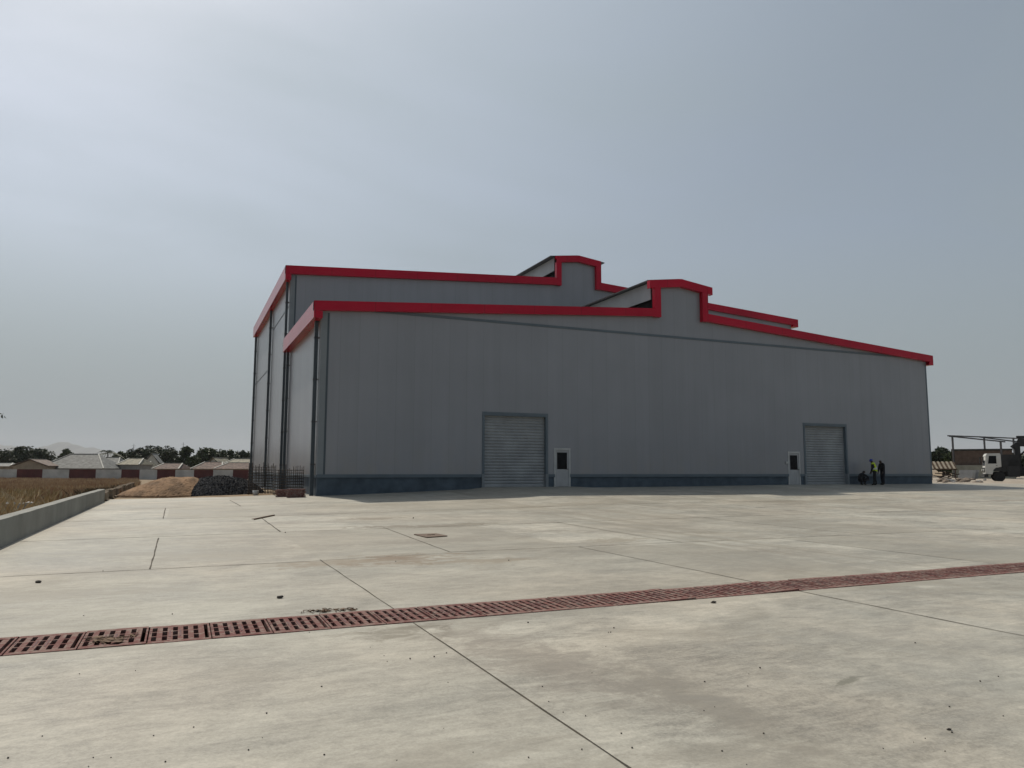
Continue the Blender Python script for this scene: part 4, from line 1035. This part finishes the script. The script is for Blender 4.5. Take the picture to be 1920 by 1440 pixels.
TW = [
 ('broad dark tree behind the tan gabled house', 36, 840, 240, 62, 'leaf1'), ('rounded dark tree left of the big grey roof', 74, 841, 245, 46, 'leaf1'), ('low dark shrubby tree at the left edge of the view', 4, 847, 235, 36, 'leaf1'),
 ('small tree peeking above the ridge of the big grey roof', 125, 839, 260, 24, 'leaf2'), ('low bush-like tree right of the first palm', 226, 846, 250, 30, 'leaf2'), ('dark tree under the left mast', 262, 842, 235, 42, 'leaf1'),
 ('tallest dark rounded tree in the middle of the row', 297, 837, 255, 62, 'leaf1'), ('dark tree right of the tallest one', 322, 843, 250, 34, 'leaf1'), ('green tree left part of the clump near the warehouse', 388, 842, 230, 44, 'leaf2'),
 ('dark bushy tree in the middle of the clump near the warehouse', 412, 845, 226, 40, 'leaf1'), ('green tree with a taller tip in the clump near the warehouse', 432, 841, 240, 40, 'leaf2'), ('rightmost dark tree against the warehouse side', 456, 845, 236, 38, 'leaf1'), ('low green tree below the right mast', 366, 853, 220, 26, 'leaf2'), ('dark tree partly hidden by the high eave of the warehouse', 486, 846, 250, 44, 'leaf1')]
for lab, px, py, d, w_, lm in TW: tree(lab, px, py, d, w_, lm=lm)
tree('dark green tree between the warehouse and the brick building', 1766, 838, 150, 44, 'trees right of the warehouse', 'leaf1', -1)
tree('low green tree next to the left post of the steel frame', 1786, 848, 140, 24, 'trees right of the warehouse', 'leaf2', -1)
tree('bushy tree behind the brick building, left of the truck cab', 1815, 842, 170, 40, 'trees right of the warehouse', 'leaf2', -1)
tree('tree behind the middle post of the steel frame', 1850, 843, 165, 40, 'trees right of the warehouse', 'leaf1', -1)
tree('dark tree behind the crane of the truck', 1902, 848, 140, 70, 'trees right of the warehouse', 'leaf1', -1)
palm('drooping palm left of the row of dark trees', 203, 832, 225, 46)
tree('shaggy upright tree standing alone between the tallest tree and the clump', 351, 836, 225, 22, lm='leaf2', nleaf=3000, ls=.34)
tree('low dark bush under the right mast, left of the shaggy upright tree', 338, 855, 222, 20, lm='leaf1', nleaf=2200)
for px, pyt, lab in ((251, 832, 'thin left mast above the trees'), (344, 829, 'thin right mast above the trees')):
    tp_ = at_depth(px, pyt, 300)
    mm = MB().tube([(0,0,-1.6),(0,0,tp_.z)], [.16,.07], 6); mm.bar((-.7,0,tp_.z-.8),(.7,0,tp_.z-.8), .06)
    mm.bar((-.4,0,tp_.z-1.6),(.4,0,tp_.z-1.6), .06)
    tag(mm.build('mast', M['steel'], loc=(tp_.x, tp_.y, 0)), lab, 'mast')

# a small tree just outside the left edge, one twig reaching into view
tb = at_depth(-95, 905, 24); tb.z = earth_z(tb.x, tb.y)
nt_ = thing('young_tree', 'drooping twig with dark leaves entering at the left edge above the field', 'tree', tb)
tw = at_depth(-6, 776, 24)-tb; tw2 = at_depth(6, 782, 24)-tb
MB().tube([(0,0,-.2),(.05,0,1.2),(.1,.05,2.6),(.2,.1,3.9)], [.07,.06,.045,.02], 8).tube([(.1,.05,2.3), tw*.6+Vector((0,0,1.1)), tw+Vector((0,0,.03))], [.03,.018,.008], 6).build('trunk', M['bark'], nt_)
lf = MB()
for i in range(70):
    c_ = Vector((rng.gauss(.15,.35), rng.gauss(.1,.35), 3.5+rng.gauss(0,.5)))
    if c_.x > .7: c_.x = .5
    a_ = Vector((rng.gauss(0,1), rng.gauss(0,1), -.8)).normalized()*.16; b2 = a_.cross(Vector((0,0,1))).normalized()*.05
    lf.add([c_, c_+a_*.5+b2, c_+a_, c_+a_*.5-b2], [(0,1,2,3)])
for (px, py, dx, dy, wd) in ((-3,775,7,1,1.6), (4,776,1.5,8,2.2), (6,777,3,-4,1.2), (8,779,4,6,1.3), (2,779,4,6,1.6)):
    p_, q_ = at_depth(px,py,24)-tb, at_depth(px+dx,py+dy,24)-tb; b2 = CR*(wd*24/FPX*abs(dy)/(abs(dx)+abs(dy)))+CU*(wd*24/FPX*abs(dx)/(abs(dx)+abs(dy))); m_ = (p_+q_)/2-CF*.03
    lf.add([p_, m_+b2, q_, m_-b2], [(0,1,2,3)])
lf.build('leaves', M['leaf1'], nt_, fix=False)

# ------------------------------------------------------------------ dry grass and weeds
def grass_mat(name, cols):
    mt, nt, b = nm(name); g = nt.nodes.new('ShaderNodeNewGeometry')
    n = noise_node(nt, .12, 4, .6, g.outputs['Position'])
    c = mix_node(nt, rng_node(nt, n, .4, .6, 0, 1), cols[0], cols[1]); c = mix_node(nt, rng_node(nt, g.outputs['Random Per Island'], 0, 1, 0, .75), c, cols[2])
    nt.links.new(c, b.inputs['Base Color']); b.inputs['Roughness'].default_value = .9; b.inputs['Specular IOR Level'].default_value = .1; return mt
def blades(name, n, area, h, w, material, lean=.35):
    mb = MB()
    for i in range(n):
        x, y = area(); hh = h*rng.uniform(.5, 1.3); z = earth_fn(x, y)-.03
        for k in range(4):
            a_ = rng.uniform(0, 6.28); bx_, by_ = x+rng.gauss(0,.12), y+rng.gauss(0,.12); l = hh*lean*rng.uniform(.2,1.4); s = w*rng.uniform(.6,1.4)
            ca, sa = math.cos(a_), math.sin(a_)
            mb.add([(bx_-sa*s, by_+ca*s, z), (bx_+sa*s, by_-ca*s, z), (bx_+ca*l*.4+sa*s*.6, by_+sa*l*.4-ca*s*.6, z+hh*.6), (bx_+ca*l, by_+sa*l, z+hh)], [(0,1,2,3)])
    return mb.build(name, material, fix=False)
def fan_area(dmin, dmax, pa, pc):
    def f():
        d = math.sqrt(lerp(dmin**2, dmax**2, rng.random()**1.35)); p_ = at_depth(rng.uniform(pa, pc), 890, d)
        for _ in range(20):
            if p_.x < -10.1: break
            d = math.sqrt(lerp(dmin**2, dmax**2, rng.random()**1.35)); p_ = at_depth(rng.uniform(pa, pc), 890, d)
        else: return (-10.5-rng.random()*6, p_.y)
        return (p_.x, p_.y)
    return f
tag(blades('dry_grass', 13000, fan_area(14, 152, -140, 262), .5, .028, grass_mat('dry_grass', ((.29,.17,.10), (.58,.46,.29), (.19,.12,.08)))), 'brown dry grass covering the field beyond the low wall', 'grass', kind='stuff')
tag(blades('weeds', 1900, lambda: (rng.uniform(-17, -10.0), rng.uniform(-22, -2)), .55, .05, grass_mat('weeds', ((.25,.20,.09), (.46,.36,.21), (.58,.45,.3))), .6), 'straw coloured weeds growing behind the low concrete wall', 'weeds', kind='stuff')
tag(blades('roadside_weeds', 500, lambda: (rng.uniform(-10.9, -9.95), rng.uniform(1, 30)), .5, .05, grass_mat('dusty_weeds', ((.12,.09,.05), (.17,.13,.08), (.08,.06,.035))), .7), 'dusty weeds along the rough block wall', 'weeds', kind='stuff')
for k, (px, py) in enumerate(((38,948),(47,944),(52,946),(43,951),(28,950),(56,942),(20,946))):
    p_ = at_depth(px, py, 23); p_.z -= .05
    d_ = ray(px, py); 
    o = MB().blob((0,0,0), rng.uniform(.08,.16), k+9, 2, .35, sq=(1.2,.9,.8)).build('pale_rock', mat('pale_rock', (.42,.41,.38), .9, .2, 4), loc=p_)
    tag(o, 'pale broken rock among the weeds behind the low wall', 'rock', 'pale rocks in the weeds')

# ------------------------------------------------------------------ hills
HD = 12000
hp = at_depth(118, 876, HD)
hx, hy = hp.x, hp.y
def hill_h(u, v):     # u across the view in px of the photograph, v depth offset
    z = 0
    for cu, wd, ht in ((116, 15, 34), (137, 20, 31), (88, 17, 29), (163, 24, 27), (190, 26, 23), (220, 34, 16), (62, 18, 21), (8, 30, 29), (-30, 40, 34), (-90, 60, 40)):
        z = max(z, ht*math.exp(-((u-cu)/wd)**2*.6))
    return z+3*mnoise.noise(Vector((u*.09, v*.001, 2)))+1.5*mnoise.noise(Vector((u*.3, v*.003, 5)))
hm = MB(); us = span(-220, 270, 160); vs_ = span(-1500, 1500, 24)
pts = []
for v in vs_:
    for u in us:
        p_ = hp+CR*((u-118)*HD/FPX)+Vector((CF.x, CF.y, 0))*v
        k = math.exp(-(v/800)**2); pts.append((p_.x, p_.y, -6+max(0, hill_h(u, v))*1.4*HD/FPX*k))
nu = len(us)
hm.add(pts, [(j*nu+i, j*nu+i+1, (j+1)*nu+i+1, (j+1)*nu+i) for j in range(len(vs_)-1) for i in range(nu-1)], 0, True)
tag(hm.build('hills', mat('hill_scrub', (.10, .10, .06), .95, .3, .004), fix=False), kind='structure')

# ------------------------------------------------------------------ haze
hz = MB().box(-14800, 14800, -900, 14800, -9, 470)
mt = bpy.data.materials.new('haze'); mt.use_nodes = True; nt = mt.node_tree; nt.nodes.clear()
ou = nt.nodes.new('ShaderNodeOutputMaterial'); pv = nt.nodes.new('ShaderNodeVolumePrincipled')
pv.inputs['Color'].default_value = (.86, .88, .92, 1); pv.inputs['Density'].default_value = .00008; pv.inputs['Anisotropy'].default_value = .2
nt.links.new(pv.outputs[0], ou.inputs['Volume'])
tag(hz.build('haze', mt), kind='stuff')
